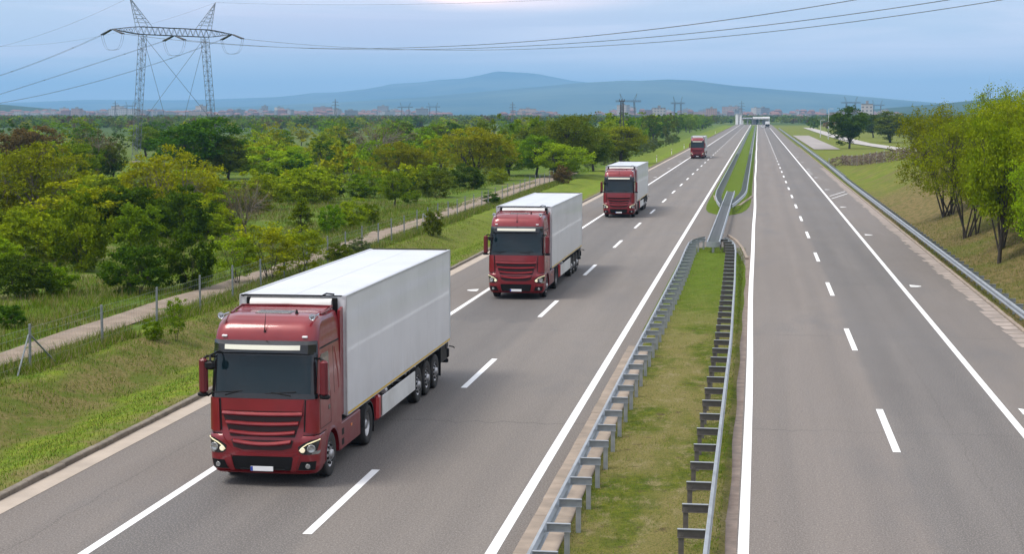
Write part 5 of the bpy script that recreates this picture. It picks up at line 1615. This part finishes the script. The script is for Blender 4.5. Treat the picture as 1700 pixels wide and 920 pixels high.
def wheel(parent, x, y, side, kind, rad=.51):
    """side: +1 outer face towards +x"""
    w = .30 if kind != 'dual' else .60
    mb = MB()
    pr = [(rad*.58, -w*.42), (rad*.80, -w*.50), (rad*.94, -w*.48), (rad, -w*.40), (rad, -w*.13), (rad*.975, -w*.12), (rad*.975, -w*.09), (rad, -w*.08), (rad, w*.08), (rad*.975, w*.09), (rad*.975, w*.12), (rad, w*.13), (rad, w*.40), (rad*.94, w*.48), (rad*.80, w*.50), (rad*.58, w*.42)]
    mb.lathe((0, 0, 0), (1, 0, 0), pr, 36)
    t = mb.build('wheel', TYRE, parent, (x, y, rad))
    mb = MB(); o = side
    R0 = rad * .60; f = w*.42
    if kind == 'dual': pr = [(R0, f), (R0*.94, f*.9), (R0*.86, f*.1), (R0*.60, f*-.1), (R0*.42, f*.0), (R0*.40, f*.9), (R0*.30, f*1.0), (.001, f*1.0)]
    else: pr = [(R0, f), (R0*.94, f*.86), (R0*.86, f*.55), (R0*.72, f*.95), (R0*.50, f*1.12), (R0*.46, f*1.0), (R0*.36, f*1.0), (R0*.33, f*1.5), (R0*.26, f*1.6), (.001, f*1.6)]
    mb.lathe((0, 0, 0), (o, 0, 0), pr, 30)
    mb.lathe((0, 0, 0), (-o, 0, 0), [(R0, f), (R0*.85, f*.4), (.001, f*.4)], 20)
    for k in range(10):
        a = 2*math.pi*k/10
        mb.cyl((o*(f*(1.0 if kind != 'dual' else -.02)), R0*.41*math.cos(a), R0*.41*math.sin(a)), (1, 0, 0), .016, .05, 6)
    mb.build('rim', RIM, t)
    mb = MB()
    for k in range(10):
        a = 2*math.pi*(k+.5)/10; rr_ = R0*.68 if kind != 'dual' else R0*.66
        mb.cyl((o*(f*(.92 if kind != 'dual' else -.02)), rr_*math.cos(a), rr_*math.sin(a)), (1, 0, 0), .034, .05, 10)
    mb.build('hand_hole', BLACK, t)
    return t

def make_truck():
    root = empty('articulated_truck', (0, 0, 0))
    CL = 2.28                                     # cab length
    # ---- cab shell, with an opening for the windscreen
    mb = MB()
    zs = [.78, .95, 1.10, 1.20, 1.45, 1.70, 2.0, 2.10, 2.4, 2.7, 2.95, 3.2, 3.32, 3.45, 3.57, 3.66, 3.72]
    def ring(z):
        yf, w, r = cab_par(z); sE = s_of_y(CL, z)
        ss = sorted(set([round(-sE + 2*sE*i/60, 4) for i in range(61)]))
        # put rows exactly on the screen edge
        e = s_of_x(1.10, z)
        cand = np.array(ss); 
        for q in (-e, e): cand[np.argmin(abs(cand - q))] = q
        return [cab_pt(float(s), z) for s in cand], cand
    R_ = [ring(z) for z in zs]
    n = 61; base = len(mb.v)
    vs = [p for r_, _ in R_ for p in r_]; fs = []
    for i in range(len(zs) - 1):
        for j in range(n - 1):
            zmid = (zs[i] + zs[i+1]) / 2
            c0 = R_[i][1]; e = s_of_x(1.10, zs[i])
            if 2.10 < zmid < 2.95 and c0[j] >= -e - 1e-3 and c0[j+1] <= e + 1e-3: continue
            if zmid < 1.12:
                ym = (R_[i][0][j].y + R_[i][0][j+1].y)/2
                if ym > .60: continue
            fs.append((i*n+j, i*n+j+1, (i+1)*n+j+1, (i+1)*n+j))
    mb.add(vs, fs, 0, True)
    # back wall, floor, crowned roof
    mb.add([R_[4][0][0], R_[4][0][-1], R_[-1][0][-1], R_[-1][0][0]], [(0, 1, 2, 3)])
    mb.add([cab_pt(-s_of_y(CL, 1.2), 1.2), cab_pt(s_of_y(CL, 1.2), 1.2), Vector((1.2, .1, 1.2)), Vector((-1.2, .1, 1.2))], [(0, 1, 2, 3)])
    top = R_[-1][0]; rings = [top]
    for k, (sc, dz) in enumerate(((.93, .035), (.80, .06), (.5, .075), (.15, .08))):
        rings.append([Vector((p.x*sc, 1.55 + (p.y - 1.55)*sc, 3.72 + dz)) for p in top])
    mb.loft(rings, 0, False, True, True)
    mb.build('cab_body', RED, root)
    # roof rear lip
    mb = MB(); mb.tube([(-1.04, 1.2, 3.76), (-1.09, 1.7, 3.79), (-1.08, 2.14, 3.835), (0, 2.18, 3.85), (1.08, 2.14, 3.835), (1.09, 1.7, 3.79), (1.04, 1.2, 3.76)], .03, 6); mb.build('roof_rail', RED_D, root)
    # side deflector fins behind the cab
    for s in (-1, 1):
        mb = MB(); mb.prism_x([(CL + .005, 1.25), (CL + .28, 1.25), (CL + .30, 3.2), (CL + .28, 3.78), (CL + .005, 3.72)], min(s*1.16, s*1.225), max(s*1.16, s*1.225)); mb.build('side_fin', RED, root)
    mb = MB(); mb.prism_x([(1.5, 3.775), (2.2, 3.83), (2.25, 3.78), (2.25, 3.72), (1.5, 3.72)], -1.0, 1.0); mb.build('roof_deflector', RED, root)
    # ---- windscreen and interior
    mb = MB(); panel(mb, [(2.09, -s_of_x(1.12, 2.09), s_of_x(1.12, 2.09)), (2.96, -s_of_x(1.11, 2.96), s_of_x(1.11, 2.96))], .003, 24, .006); mb.build('windscreen', GLASS, root)
    mb = MB(); mb.box(-1.12, 1.12, .18, .62, 1.6, 2.20, 0, .08); mb.box(-.62, .0, .25, .55, 2.19, 2.27, 0, .03); mb.box(.30, .85, .25, .5, 2.19, 2.30, 0, .04)
    mb.build('dashboard', BLACK, root)
    for s in (-1, 1):
        mb = MB(); mb.box(s*.62-.26, s*.62+.26, .95, 1.4, 1.7, 1.9, 0, .06); mb.box(s*.62-.25, s*.62+.25, 1.35, 1.52, 1.85, 2.55, 0, .06); mb.box(s*.62-.14, s*.62+.14, 1.36, 1.48, 2.55, 2.78, 0, .05); mb.build('seat', SEAT, root)
    mb = MB(); mb.lathe((.62, .74, 2.16), (0, -.55, .83), [(.23, -.015), (.245, 0), (.23, .015), (.215, 0), (.23, -.015)], 20); mb.cyl((.62, .74, 2.15), (0, -.55, .83), .05, .04, 12); mb.build('steering_wheel', BLACK, root)
    mb = MB(); mb.box(-.10, .14, .16, .20, 2.18, 2.36, 0, .015); mb.build('screen_unit', BLACK, root)
    # dark surround of the screen
    mb = MB()
    panel(mb, [(1.99, -s_of_x(1.215, 1.99), s_of_x(1.215, 1.99)), (2.105, -s_of_x(1.21, 2.1), s_of_x(1.21, 2.1))], .012, 24, .02)
    for s in (-1, 1):
        a = [(z, s*s_of_x(1.085 if z < 2.9 else 1.08, z), s*(s_of_x(1.19, z) + .0)) for z in (2.10, 2.96)]
        a = [(z, min(p, q), max(p, q)) for z, p, q in a]; panel(mb, a, .012, 4, .02)
    panel(mb, [(2.945, -s_of_x(1.19, 2.94), s_of_x(1.19, 2.94)), (3.26, -s_of_x(1.17, 3.2), s_of_x(1.17, 3.2))], .012, 24, .02)
    mb.build('screen_surround', BLACKG, root)
    for s in (-1, 1):                                   # wipers
        mb = MB(); mb.tube([(s*.75 - .1, .045, 2.06), (s*.4 - .2, .055, 2.13)], .014, 5); mb.tube([(s*.62 - .55, .07, 2.10), (s*.62 + .15, .075, 2.15)], .012, 5); mb.build('wiper', BLACK, root)
    # ---- sun visor with white light board
    rows = []
    for x in np.linspace(-1.17, 1.17, 17):
        yy = cab_pt(s_of_x(abs(x), 3.15), 3.15).y
        k = (abs(x)/1.17)**4
        rows.append([Vector((x, yy - .02, 3.27)), Vector((x, yy - .17 + .12*k, 3.19)), Vector((x, yy - .20 + .14*k, 3.02 - .05*k)), Vector((x, yy - .17 + .13*k, 3.00 - .05*k)), Vector((x, yy - .10 + .08*k, 3.12))])
    mb = MB(); mb.loft(rows, 0, True, True, False); mb.build('sun_visor', BLACKG, root)
    rows = []
    for x in np.linspace(-.86, .86, 13):
        yy = cab_pt(s_of_x(abs(x), 3.15), 3.15).y; k = (abs(x)/1.17)**4
        rows.append([Vector((x, yy - .176 + .12*k, 3.188)), Vector((x, yy - .206 + .14*k, 3.085)), Vector((x, yy - .20 + .14*k, 3.08)), Vector((x, yy - .165 + .12*k, 3.185))])
    mb = MB(); mb.loft(rows, 0, True, True, False); mb.build('light_board', LITE, root)
    # ---- front panel: flap under the screen, grille slats, corner deflectors
    mb = MB(); panel(mb, [(1.72, -.90, .90), (1.985, -.96, .96)], .022, 20, .03); mb.build('bonnet_flap', RED, root)
    mb = MB(); panel(mb, [(.84, -.44, .44), (.90, -.66, .66), (1.70, -.93, .93)], .006, 20, .012); mb.build('grille_recess', M('grille_mesh', (.022, .004, .005), .6), root)
    for k in range(4):
        z = 1.645 - k * .205; hw = .915 - k * .085
        mb = MB()
        rows = []
        for x in np.linspace(-hw, hw, 17):
            yy = cab_pt(x, z).y; q = (abs(x)/hw)**2; dz = -.045 * (1 - q) * (.4 + .35*k)
            pr = [(.0, .060), (-.035, .058), (-.085, .020), (-.088, .0), (-.050, -.030), (.0, -.034)]
            rows.append([Vector((x, yy + a, z + dz + c)) for a, c in pr])
        mb.loft(rows, 0, True, True, False); mb.build('grille_slat', RED, root)
    for s in (-1, 1):
        mb = MB()
        r_ = [(1.24, s*.98, s*1.30), (1.5, s*.985, s*1.31), (1.98, s*1.0, s*1.30)]
        panel(mb, [(z, min(a, b), max(a, b)) for z, a, b in r_], .028, 8, .04); mb.build('corner_deflector', RED, root)
        mb = MB(); r_ = [(1.26, s*.935, s*.965), (1.97, s*.965, s*.995)]
        panel(mb, [(z, min(a, b), max(a, b)) for z, a, b in r_], .010, 2, .02); mb.build('corner_slot', BLACK, root)
    # ---- bumper
    mb = MB()
    zs2 = [.30, .36, .46, .60, .72, .80]
    rows = []
    for z in zs2:
        sE = s_of_y(.66, z); rows.append([cab_pt(-sE + 2*sE*i/40, z, .022 if .36 < z else .008) for i in range(41)])
    for s in (-1, 1):                                   # shoulders left and right of the grille
        rs = []
        for z, e0, of in ((.80, .50, .022), (.90, .72, .024), (1.0, .82, .026), (1.10, .88, .024), (1.16, .915, .016), (1.175, .92, .0)):
            sE = s_of_y(.66, z); rs.append([cab_pt(s*(e0 + (sE - e0)*i/16), z, of) for i in range(17)])
        mb.loft(rs if s > 0 else [r[::-1] for r in rs], 0, False, False, True, closed=False)
        mb.loft([[r[0] for r in rs], [r[0] + Vector((0, .05, 0)) for r in rs]], 0, False, False, False, closed=False)
    mb.loft([rows[-1], [p + Vector((0, .06, .0)) for p in rows[-1]]], 0, False, False, False, closed=False)
    # hole for grille bottom and intake is covered by dark panels standing proud
    mb.loft(rows, 0, False, False, True, closed=False)
    mb.loft([rows[0][::-1], [Vector((p.x, max(p.y, .5), .30)) for p in rows[0]][::-1]], 0, False, False, False, closed=False)
    bump_ = mb.build('bumper', RED, root)
    mb = MB(); panel(mb, [(.38, -.60, .60), (.50, -.76, .76), (.70, -.68, .68)], .030, 16, .02); mb.build('lower_intake', BLACK, bump_)
    mb = MB(); panel(mb, [(.40, -.50, .50), (.425, -.52, .52)], .040, 16, .02); mb.build('intake_bar', BLACKG, bump_)
    mb = MB(); panel(mb, [(.71, -.66, .66), (.775, -.78, .78)], .045, 20, .04); panel(mb, [(.36, -.74, -.64), (.73, -.86, -.72)], .045, 3, .04); panel(mb, [(.36, .64, .74), (.73, .72, .86)], .045, 3, .04); mb.build('bumper_beam', RED, bump_)
    mb = MB(); panel(mb, [(.30, -1.0, 1.0), (.335, -1.1, 1.1)], .045, 20, .05); mb.build('bumper_lip', RED, bump_)
    for s in (-1, 1):
        r_ = [(.40, s*.80, s*1.18), (.60, s*.88, s*1.22)]
        mb = MB(); panel(mb, [(z, min(a, b), max(a, b)) for z, a, b in r_], .030, 6, .02); mb.build('fog_lamp_recess', BLACK, bump_)
        c = cab_pt(s*1.02, .49, .036)
        mb = MB(); mb.lathe(c, (s*.12, -1, 0), [(.055, 0), (.055, .012), (.045, .014), (.001, .010)], 16); mb.build('fog_lamp', LENS, bump_)
        # headlamp: dark housing, lit L-shaped strip, projector
        hl = [(.76, s*.92, s*1.08), (.81, s*.84, s*1.22), (.93, s*.82, s*1.28), (1.02, s*.95, s*1.32), (1.09, s*1.10, s*1.34)]
        mb = MB(); panel(mb, [(z, min(a, b), max(a, b)) for z, a, b in hl], .034, 10, .03); h = mb.build('headlight', BLACKG, root)
        mb = MB()
        pts = [(1.085, 1.33), (1.05, 1.16), (1.00, 1.02), (.91, .90), (.85, .85)]
        rows = []
        for z, a in pts: rows.append([cab_pt(s*a, z + d2, .034 + d1) for d1, d2 in ((0, -.013), (.014, -.012), (.014, .012), (0, .013))])
        mb.loft(rows, 0, True, True); mb.build('light_strip', DRL, h)
        c = cab_pt(s*1.10, .89, .030)
        nrm = Vector((s*.35, -1, 0)).normalized()
        mb = MB(); mb.lathe(c, nrm, [(.095, 0), (.095, .022), (.075, .028), (.06, .012), (.001, .018)], 20); mb.build('projector', LENS, h)
        c = cab_pt(s*.92, .86, .030)
        mb = MB(); mb.lathe(c, Vector((s*.1, -1, 0)).normalized(), [(.06, 0), (.06, .02), (.045, .024), (.001, .014)], 16); mb.build('lit_lamp', BEAM, h)
        r_ = [(.76, s*1.10, s*1.30), (.80, s*1.12, s*1.34), (.83, s*1.2, s*1.36)]
        mb = MB(); panel(mb, [(z, min(a, b), max(a, b)) for z, a, b in r_], .040, 4, .02); mb.build('indicator', LENS, h)
    mb = MB(); mb.box(-.26, .26, -.060, -.048, .375, .485, 0, .006); pl_ = mb.build('number_plate', PLATE, root)
    mb = MB(); mb.box(-.257, -.205, -.0625, -.0602, .38, .48); mb.build('country_band', PLATEB, pl_)
    # ---- side: wheel arch skirt, door, window, mirrors
    ay, ar = 1.40, .60
    for s in (-1, 1):
        x0, x1 = sorted((s*1.10, s*1.243))
        poly = [(.60, .42), (.60, 1.22), (CL, 1.22), (CL, .55), (ay + ar + .01, .45)]
        arc = [(ay + ar*math.cos(a), .51 + ar*math.sin(a)) for a in np.linspace(-.05, math.pi + .05, 15)]
        poly = [(.60, .42), (.60, 1.22), (CL, 1.22), (CL, .48)] + arc
        mb = MB(); mb.prism_x(poly, x0, x1); mb.build('arch_panel', RED, root)
        mb = MB()
        rows = [[Vector((s*1.255, ay + (ar + q)*math.cos(a), .51 + (ar + q)*math.sin(a))) for a in np.linspace(-.05, math.pi + .05, 15)] for q in (-.01, .055)]
        rows.append([Vector((s*1.235, p.y, p.z)) for p in rows[-1]])
        mb.loft(rows, 0, False, False, True, closed=False); mb.build('arch_trim', RED_D, root)
        mb = MB(); mb.box(min(s*.6, s*1.09), max(s*.6, s*1.09), .75, 2.1, .3, 1.18); mb.build('wheel_housing', BLACK, root)
        # window
        def sy(y, z): return s * s_of_y(y, z)
        def row(z, a, b): q = sorted((sy(a, z), sy(b, z))); return (z, q[0], q[1])
        mb = MB(); panel(mb, [row(2.02, .42, 1.24), row(2.88, .52, 1.24)], .006, 8, .012); panel(mb, [row(2.88, .52, 1.24), row(2.93, .60, 1.2)], .006, 8, .012); w_ = mb.build('window_frame', BLACKG, root)
        mb = MB(); panel(mb, [row(2.08, .50, 1.17), row(2.84, .58, 1.17)], .010, 8, .01); mb.build('side_window', GLASS2, w_)
        # door lines, handle, belt trim
        mb = MB()
        for a in (.36, 1.30): panel(mb, [row(1.28, a, a + .014), row(2.0, a, a + .014)], .003, 1, .01)
        panel(mb, [row(2.93, 1.30, 1.314), row(2.96, 1.30, 1.314)], .003, 1, .01)
        panel(mb, [row(1.275, .36, 1.31), row(1.288, .36, 1.31)], .003, 4, .01)
        panel(mb, [row(3.05, .50, 2.24), row(3.09, .52, 2.24)], .003, 8, .01)
        panel(mb, [row(1.9, 1.65, 1.664), row(2.98, 1.65, 1.664)], .003, 1, .01)
        panel(mb, [(1.176, min(s*.93, s*1.9), max(s*.93, s*1.9)), (1.192, min(s*.93, s*1.9), max(s*.93, s*1.9))], .012, 10, .02); mb.build('door_seam', BLACK, root)
        mb = MB(); panel(mb, [row(1.60, 1.08, 1.24), row(1.70, 1.08, 1.24)], .006, 3, .01); mb.build('door_handle', BLACKG, root)
        mb = MB()                                                     # raised crease on the sleeper wall
        rows = []
        for t in np.linspace(0, 1, 9):
            y = 1.78 + .28*math.sin(t*1.6); z = 2.95 - 1.0*t
            rows.append([cab_pt(sy(y + d1, z), z, d2) for d1, d2 in ((-.02, 0), (0, .014), (.02, 0))])
        mb.loft(rows, 0, False, False, True, closed=False); mb.build('crease', RED, root)
        # mirrors
        bx = s*1.385
        mb = MB(); mb.tube([cab_pt(sy(.40, 2.86), 2.86), (s*1.30, .20, 2.90), (s*1.385, .18, 2.84)], .028, 6); mb.tube([cab_pt(sy(.40, 2.06), 2.06), (s*1.30, .22, 2.0), (s*1.385, .18, 2.06)], .024, 6); arm_ = mb.build('mirror_arm', BLACK, root)
        mb = MB(); mb.box(bx - .09, bx + .09, .08, .26, 2.06, 2.86, 0, .05); mb.build('mirror_housing', RED_D, root)
        mb = MB(); mb.box(bx - .078, bx + .078, .262, .275, 2.12, 2.80, 0, .02); mb.build('mirror_glass', CHROME, root)
        mb = MB(); mb.box(bx + s*.02 - .11, bx + s*.02 + .11, .10, .24, 1.99, 2.09, 0, .03); mb.build('mirror_base', BLACK, root)
    mb = MB(); mb.tube([(-1.02, .17, 3.02), (-1.12, -.12, 2.96), (-1.10, -.20, 2.85)], .025, 6); mb.box(-1.22, -.98, -.28, -.14, 2.66, 2.86, 0, .05); mb.build('kerb_mirror', BLACK, root)
    # ---- roof furniture
    mb = MB(); mb.box(-.42, .42, .98, 1.46, 3.765, 3.81, 0, .015); mb.build('roof_hatch', M('hatch_tint', (.05, .055, .06), .25), root)
    for s in (-1, 1):
        mb = MB(); mb.lathe((s*1.05, .62, 3.78), (0, -1, 0), [(.02, -.40), (.022, -.06), (.035, .0), (.075, .14), (.08, .16), (.06, .14), (.001, .05)], 14); mb.build('horn', CHROME, root)
        c = cab_pt(s*.92, 3.37, .004)
        mb = MB(); mb.box(c.x - .06, c.x + .06, c.y - .05, c.y + .03, 3.33, 3.375, 0, .012); mb.build('roof_marker', PLATE, root)
    mb = MB(); c = cab_pt(0, 3.46, .0); mb.tube([c, c + Vector((0, -.02, .04)), c + Vector((.0, .08, .40))], [.035, .014, .003], 6); mb.build('antenna', BLACK, root)
    mb = MB(); mb.tube([(.55, 1.0, 3.77), (.55, 1.0, 3.88)], [.05, .015], 8); mb.build('beacon', BLACK, root)
    # ---- tractor chassis
    mb = MB()
    for s in (-1, 1): mb.box(s*.42-.05, s*.42+.05, .5, 6.1, .72, 1.02)
    mb.box(-.9, .9, 2.35, 3.1, .55, 1.02); mb.box(-.5, .5, 3.8, 6.0, .86, 1.03); mb.box(-.45, .45, 4.3, 5.4, 1.03, 1.17)
    for y in (1.4, 5.1): mb.cyl((0, y, .51), (1, 0, 0), .09, 2.0, 12)
    mb.build('chassis', CHASSIS, root)
    for s in (-1, 1):
        x0, x1 = sorted((s*.72, s*1.20))
        mb = MB(); mb.box(x0, x1, 2.30, 4.36, .38, 1.06, 0, .04); sk = mb.build('side_skirt', RED, root)
        for y in (2.50, 2.50):
            pass
        mb = MB()
        for z in (.50, .74): mb.box(min(s*1.195, s*1.205), max(s*1.195, s*1.205), 2.42, 2.66, z, z + .15)
        mb.build('step', BLACK, sk)
        mb = MB(); mb.box(min(s*1.198, s*1.21), max(s*1.198, s*1.21), 3.35, 3.45, .80, .86); mb.build('side_marker', ORANGE, sk)
        mb = MB(); mb.box(min(s*.7, s*1.18), max(s*.7, s*1.18), 2.32, 4.3, 1.062, 1.085); mb.build('deck', CHASSIS, root)
        # rear mudguard and flap
        rows = [[Vector((xx, 5.1 + .60*math.cos(a), .51 + .60*math.sin(a))) for a in np.linspace(.05, math.pi - .05, 14)] for xx in (s*.66, s*1.24)]
        rows.append([Vector((s*1.24, 5.1 + .56*math.cos(a), .51 + .56*math.sin(a))) for a in np.linspace(.05, math.pi - .05, 14)])
        mb = MB(); mb.loft(rows, 0, False, False, True, closed=False); mb.build('mudguard', BLACK, root)
        mb = MB(); mb.box(min(s*.7, s*1.22), max(s*.7, s*1.22), 5.70, 5.72, .22, .72); mb.build('mud_flap', BLACK, root)
        wheel(root, s*1.06, 1.40, s, 'front'); wheel(root, s*.93, 5.10, s, 'dual')
    # ---- trailer
    F0, L_, B0, T0, HW = 2.62, 13.55, 1.20, 4.02, 1.285
    tr = MB(); tr.box(-HW, HW, F0, F0 + L_, B0, T0, 0, .02); body = tr.build('trailer_box', TW, root)
    mb = MB()
    for s in (-1, 1):
        mb.box(min(s*1.262, s*1.298), max(s*1.262, s*1.298), F0 - .012, F0 + .07, B0 - .02, T0 - .04)
        mb.box(min(s*1.262, s*1.296), max(s*1.262, s*1.296), F0 + L_ - .07, F0 + L_ + .012, B0 - .02, T0 - .04)
        mb.box(min(s*1.2, s*1.294), max(s*1.2, s*1.294), F0 - .014, F0 + L_ + .014, T0 - .04, T0 + .012)
        mb.box(min(s*1.2, s*1.294), max(s*1.2, s*1.294), F0 + .071, F0 + L_ - .071, B0 - .03, B0 + .06)
    mb.build('edge_trim', ALU, body)
    for s in (-1, 1):
        mb = MB(); mb.box(min(s*1.2945, s*1.2975), max(s*1.2945, s*1.2975), F0 + .09, F0 + L_ - .09, B0 - .004, B0 + .042); mb.build('reflective_stripe', YEL, body)
        mb = MB()
        for k in range(1, 11):
            y = F0 + L_*k/11; mb.box(min(s*1.2845, s*1.2862), max(s*1.2845, s*1.2862), y, y + .012, B0 + .07, T0 - .05)
        mb.build('panel_seam', M('seam', (.60, .61, .63), .5), body)
    mb = MB(); mb.box(-1.19, 1.19, F0 - .013, F0 + .05, T0 + .0, T0 + .016); mb.box(-1.19, 1.19, F0 + L_ - .05, F0 + L_ + .015, T0 + .0, T0 + .03); mb.build('rear_top_frame', BLACK, body)
    mb = MB(); mb.box(-.003, .003, F0 + .1, F0 + L_ - .1, T0 + .0, T0 + .004); mb.build('roof_seam', M('roof_seam', (.45, .46, .48), .6), body)
    mb = MB(); mb.box(-1.1, 1.1, F0 - .10, F0 - .02, 3.45, 3.99, 0, .02); mb.build('front_frame', BLACK, body)
    # cooling unit: white rounded cowl between black rails
    rows = []
    for x in np.linspace(-.98, .98, 9):
        k = 1 - .25*(abs(x)/.98)**6
        rows.append([Vector((x, F0 - .02, 2.4)), Vector((x, F0 - .30*k, 2.4)), Vector((x, F0 - .32*k, 3.70)), Vector((x, F0 - .29*k, 3.90)), Vector((x, F0 - .18*k, 3.97)), Vector((x, F0 - .02, 3.98))])
    mb = MB(); mb.loft(rows, 0, True, True, True); mb.build('cooling_unit', SKIRT, body)
    mb = MB(); mb.tube([(-1.2, F0 - .14, 4.03), (-.4, F0 - .16, 4.04), (.75, F0 - .16, 4.04), (.85, F0 - .10, 4.09), (1.0, F0 + .02, 4.06)], .022, 6); mb.tube([(-1.2, F0 - .14, 4.03), (-1.2, F0, 4.0)], .02, 6); mb.build('front_rail', BLACK, body)
    mb = MB()
    for s in (-1, 1): mb.box(s*.5-.07, s*.5+.07, F0 + 3.5, F0 + L_ - .1, .92, 1.18)
    for y in range(5): mb.box(-1.2, 1.2, F0 + 3.2 + y*2.2, F0 + 3.3 + y*2.2, 1.04, 1.19)
    mb.box(-1.22, 1.22, F0 + L_ - .35, F0 + L_ - .02, .95, 1.18)
    mb.build('trailer_chassis', CHASSIS, root)
    for s in (-1, 1):
        mb = MB(); mb.box(s*.85-.07, s*.85+.07, F0 + 3.9, F0 + 4.06, .32, 1.1); mb.box(s*.85-.15, s*.85+.15, F0 + 3.85, F0 + 4.12, .28, .32); mb.build('landing_leg', CHASSIS, root)
        x0, x1 = sorted((s*.95, s*1.27))
        mb = MB(); mb.box(x0, x1, F0 + 3.42, F0 + 3.78, .42, 1.10, 0, .07); mb.build('tool_box', paint('tool_box_red', (.36, .014, .02), .35, .6) if 'tool_box_red' not in bpy.data.materials else bpy.data.materials['tool_box_red'], root)
        mb = MB(); mb.box(min(s*1.225, s*1.262), max(s*1.225, s*1.262), F0 + 3.95, F0 + 8.15, .46, 1.0, 0, .012); mb.box(min(s*1.20, s*1.224), max(s*1.20, s*1.224), F0 + 3.95, F0 + 8.15, .44, .47); mb.build('side_guard', SKIRT, root)
        mb = MB(); mb.cyl((s*1.22, F0 + 4.3, 1.08), (0, 1, 0), .07, .22, 10); mb.build('hose_tube', ALU, root)
        for k in range(3): wheel(root, s*1.09, F0 + 8.75 + 1.31*k, s, 'front')
        mb = MB(); mb.box(min(s*.8, s*1.25), max(s*.8, s*1.25), F0 + 12.1, F0 + 12.12, .25, 1.15); mb.build('mud_flap', BLACK, root)
        mb = MB(); mb.box(min(s*.75, s*1.25), max(s*.75, s*1.25), F0 + L_ - .12, F0 + L_ + .04, .62, .92, 0, .03); mb.build('tail_lamp', BLACK, root)
        mb = MB(); mb.tube([(s*1.25, F0 + L_ - .02, .98), (s*1.36, F0 + L_ + .02, .96), (s*1.42, F0 + L_ + .02, .92)], .02, 6); mb.build('side_feeler', BLACK, root)
    mb = MB()
    for k in range(3): mb.cyl((0, F0 + 8.75 + 1.31*k, .51), (1, 0, 0), .08, 2.1, 10)
    mb.build('axle', CHASSIS, root)
    mb = MB(); mb.box(-1.22, 1.22, F0 + L_ - .06, F0 + L_ + .05, .45, .58, 0, .02); mb.box(-1.2, 1.2, F0 + 12.4, F0 + L_ - .1, .60, 1.15); mb.build('rear_underrun', BLACK, root)
    return root
GLASS2 = M('tinted_side_glass', (.035, .045, .048), .06, var=.05, coat=.5)

truck = make_truck()
def put_truck(o, px_left, px_right, py, label):
    a = ground_at(px_left, py, .32); b_ = ground_at(px_right, py, .32)
    o.location = ((a.x + b_.x) / 2, (a.y + b_.y)/2, 0.0)
    tag(o, label, 'truck', 'red trucks with white box trailers')
    print('truck', o.location[:], 'width', (b_ - a).length)
T_SPOTS = [(349, 523, 786, 'nearest red truck with white box trailer, its roof hatch clearly seen'),
           (808, 905, 486, 'second red truck with white trailer, leading the third beside the near median island'),
           (1000, 1054, 355, 'third red truck with white trailer, passing the farther median island'),
           (1145, 1170, 260.5, 'farthest red truck with white trailer, smallest of the convoy, among the marker posts')]
trucks = [truck] + [copy_tree(truck) for _ in range(3)]
for o, sp in zip(trucks, T_SPOTS): put_truck(o, *sp)

# the lorry and the car going away on the other carriageway
def distant_lorry():
    p = ground_at(1274, 212); root = empty('white_lorry', (p.x, p.y, 0)); tag(root, 'white lorry far down the other carriageway near the toll station', 'truck')
    W_ = M('lorry_white', (.75, .76, .78), .4, var=.04)
    mb = MB(); mb.box(-1.25, 1.25, 0, 6.5, 1.0, 3.6, 0, .05); mb.build('box_body', W_, root)
    mb = MB(); mb.box(-1.15, 1.15, 6.7, 8.4, .6, 2.9, 0, .15); mb.build('cab', W_, root)
    mb = MB(); mb.box(-1.2, 1.2, -.05, .02, 1.15, 2.1); mb.build('tailgate', BLACK, root)
    mb = MB(); mb.box(-1.1, 1.1, .1, 8.2, .5, .98); mb.build('chassis', CHASSIS, root)
    for x in (-1, 1):
        for y in (1.5, 7.4): mb = MB(); mb.cyl((x*1.0, y, .48), (1, 0, 0), .48, .3, 16); mb.build('wheel', TYRE, root)
distant_lorry()
def distant_car():
    p = ground_at(1266, 212.5); root = empty('car', (p.x, p.y, 0)); tag(root, 'small pale car beside the white lorry far down the other carriageway', 'car')
    W_ = M('car_silver', (.6, .62, .64), .3, .3, coat=.6)
    mb = MB()
    pr = [(-.0, .3), (0, .85), (.25, .95), (.8, 1.42), (2.3, 1.45), (3.1, .98), (4.1, .80), (4.2, .3)]
    mb.prism_x(pr, -.85, .85); mb.build('body', W_, root)
    mb = MB(); mb.add([(-.7, .33, 1.0), (.7, .33, 1.0), (.62, .76, 1.38), (-.62, .76, 1.38)], [(0, 1, 2, 3)]); mb.build('rear_window', BLACKG, root, (0, -.02, .02))
    for x in (-1, 1):
        for y in (.8, 3.3): mb = MB(); mb.cyl((x*.78, y, .31), (1, 0, 0), .31, .2, 14); mb.build('wheel', TYRE, root)
distant_car()
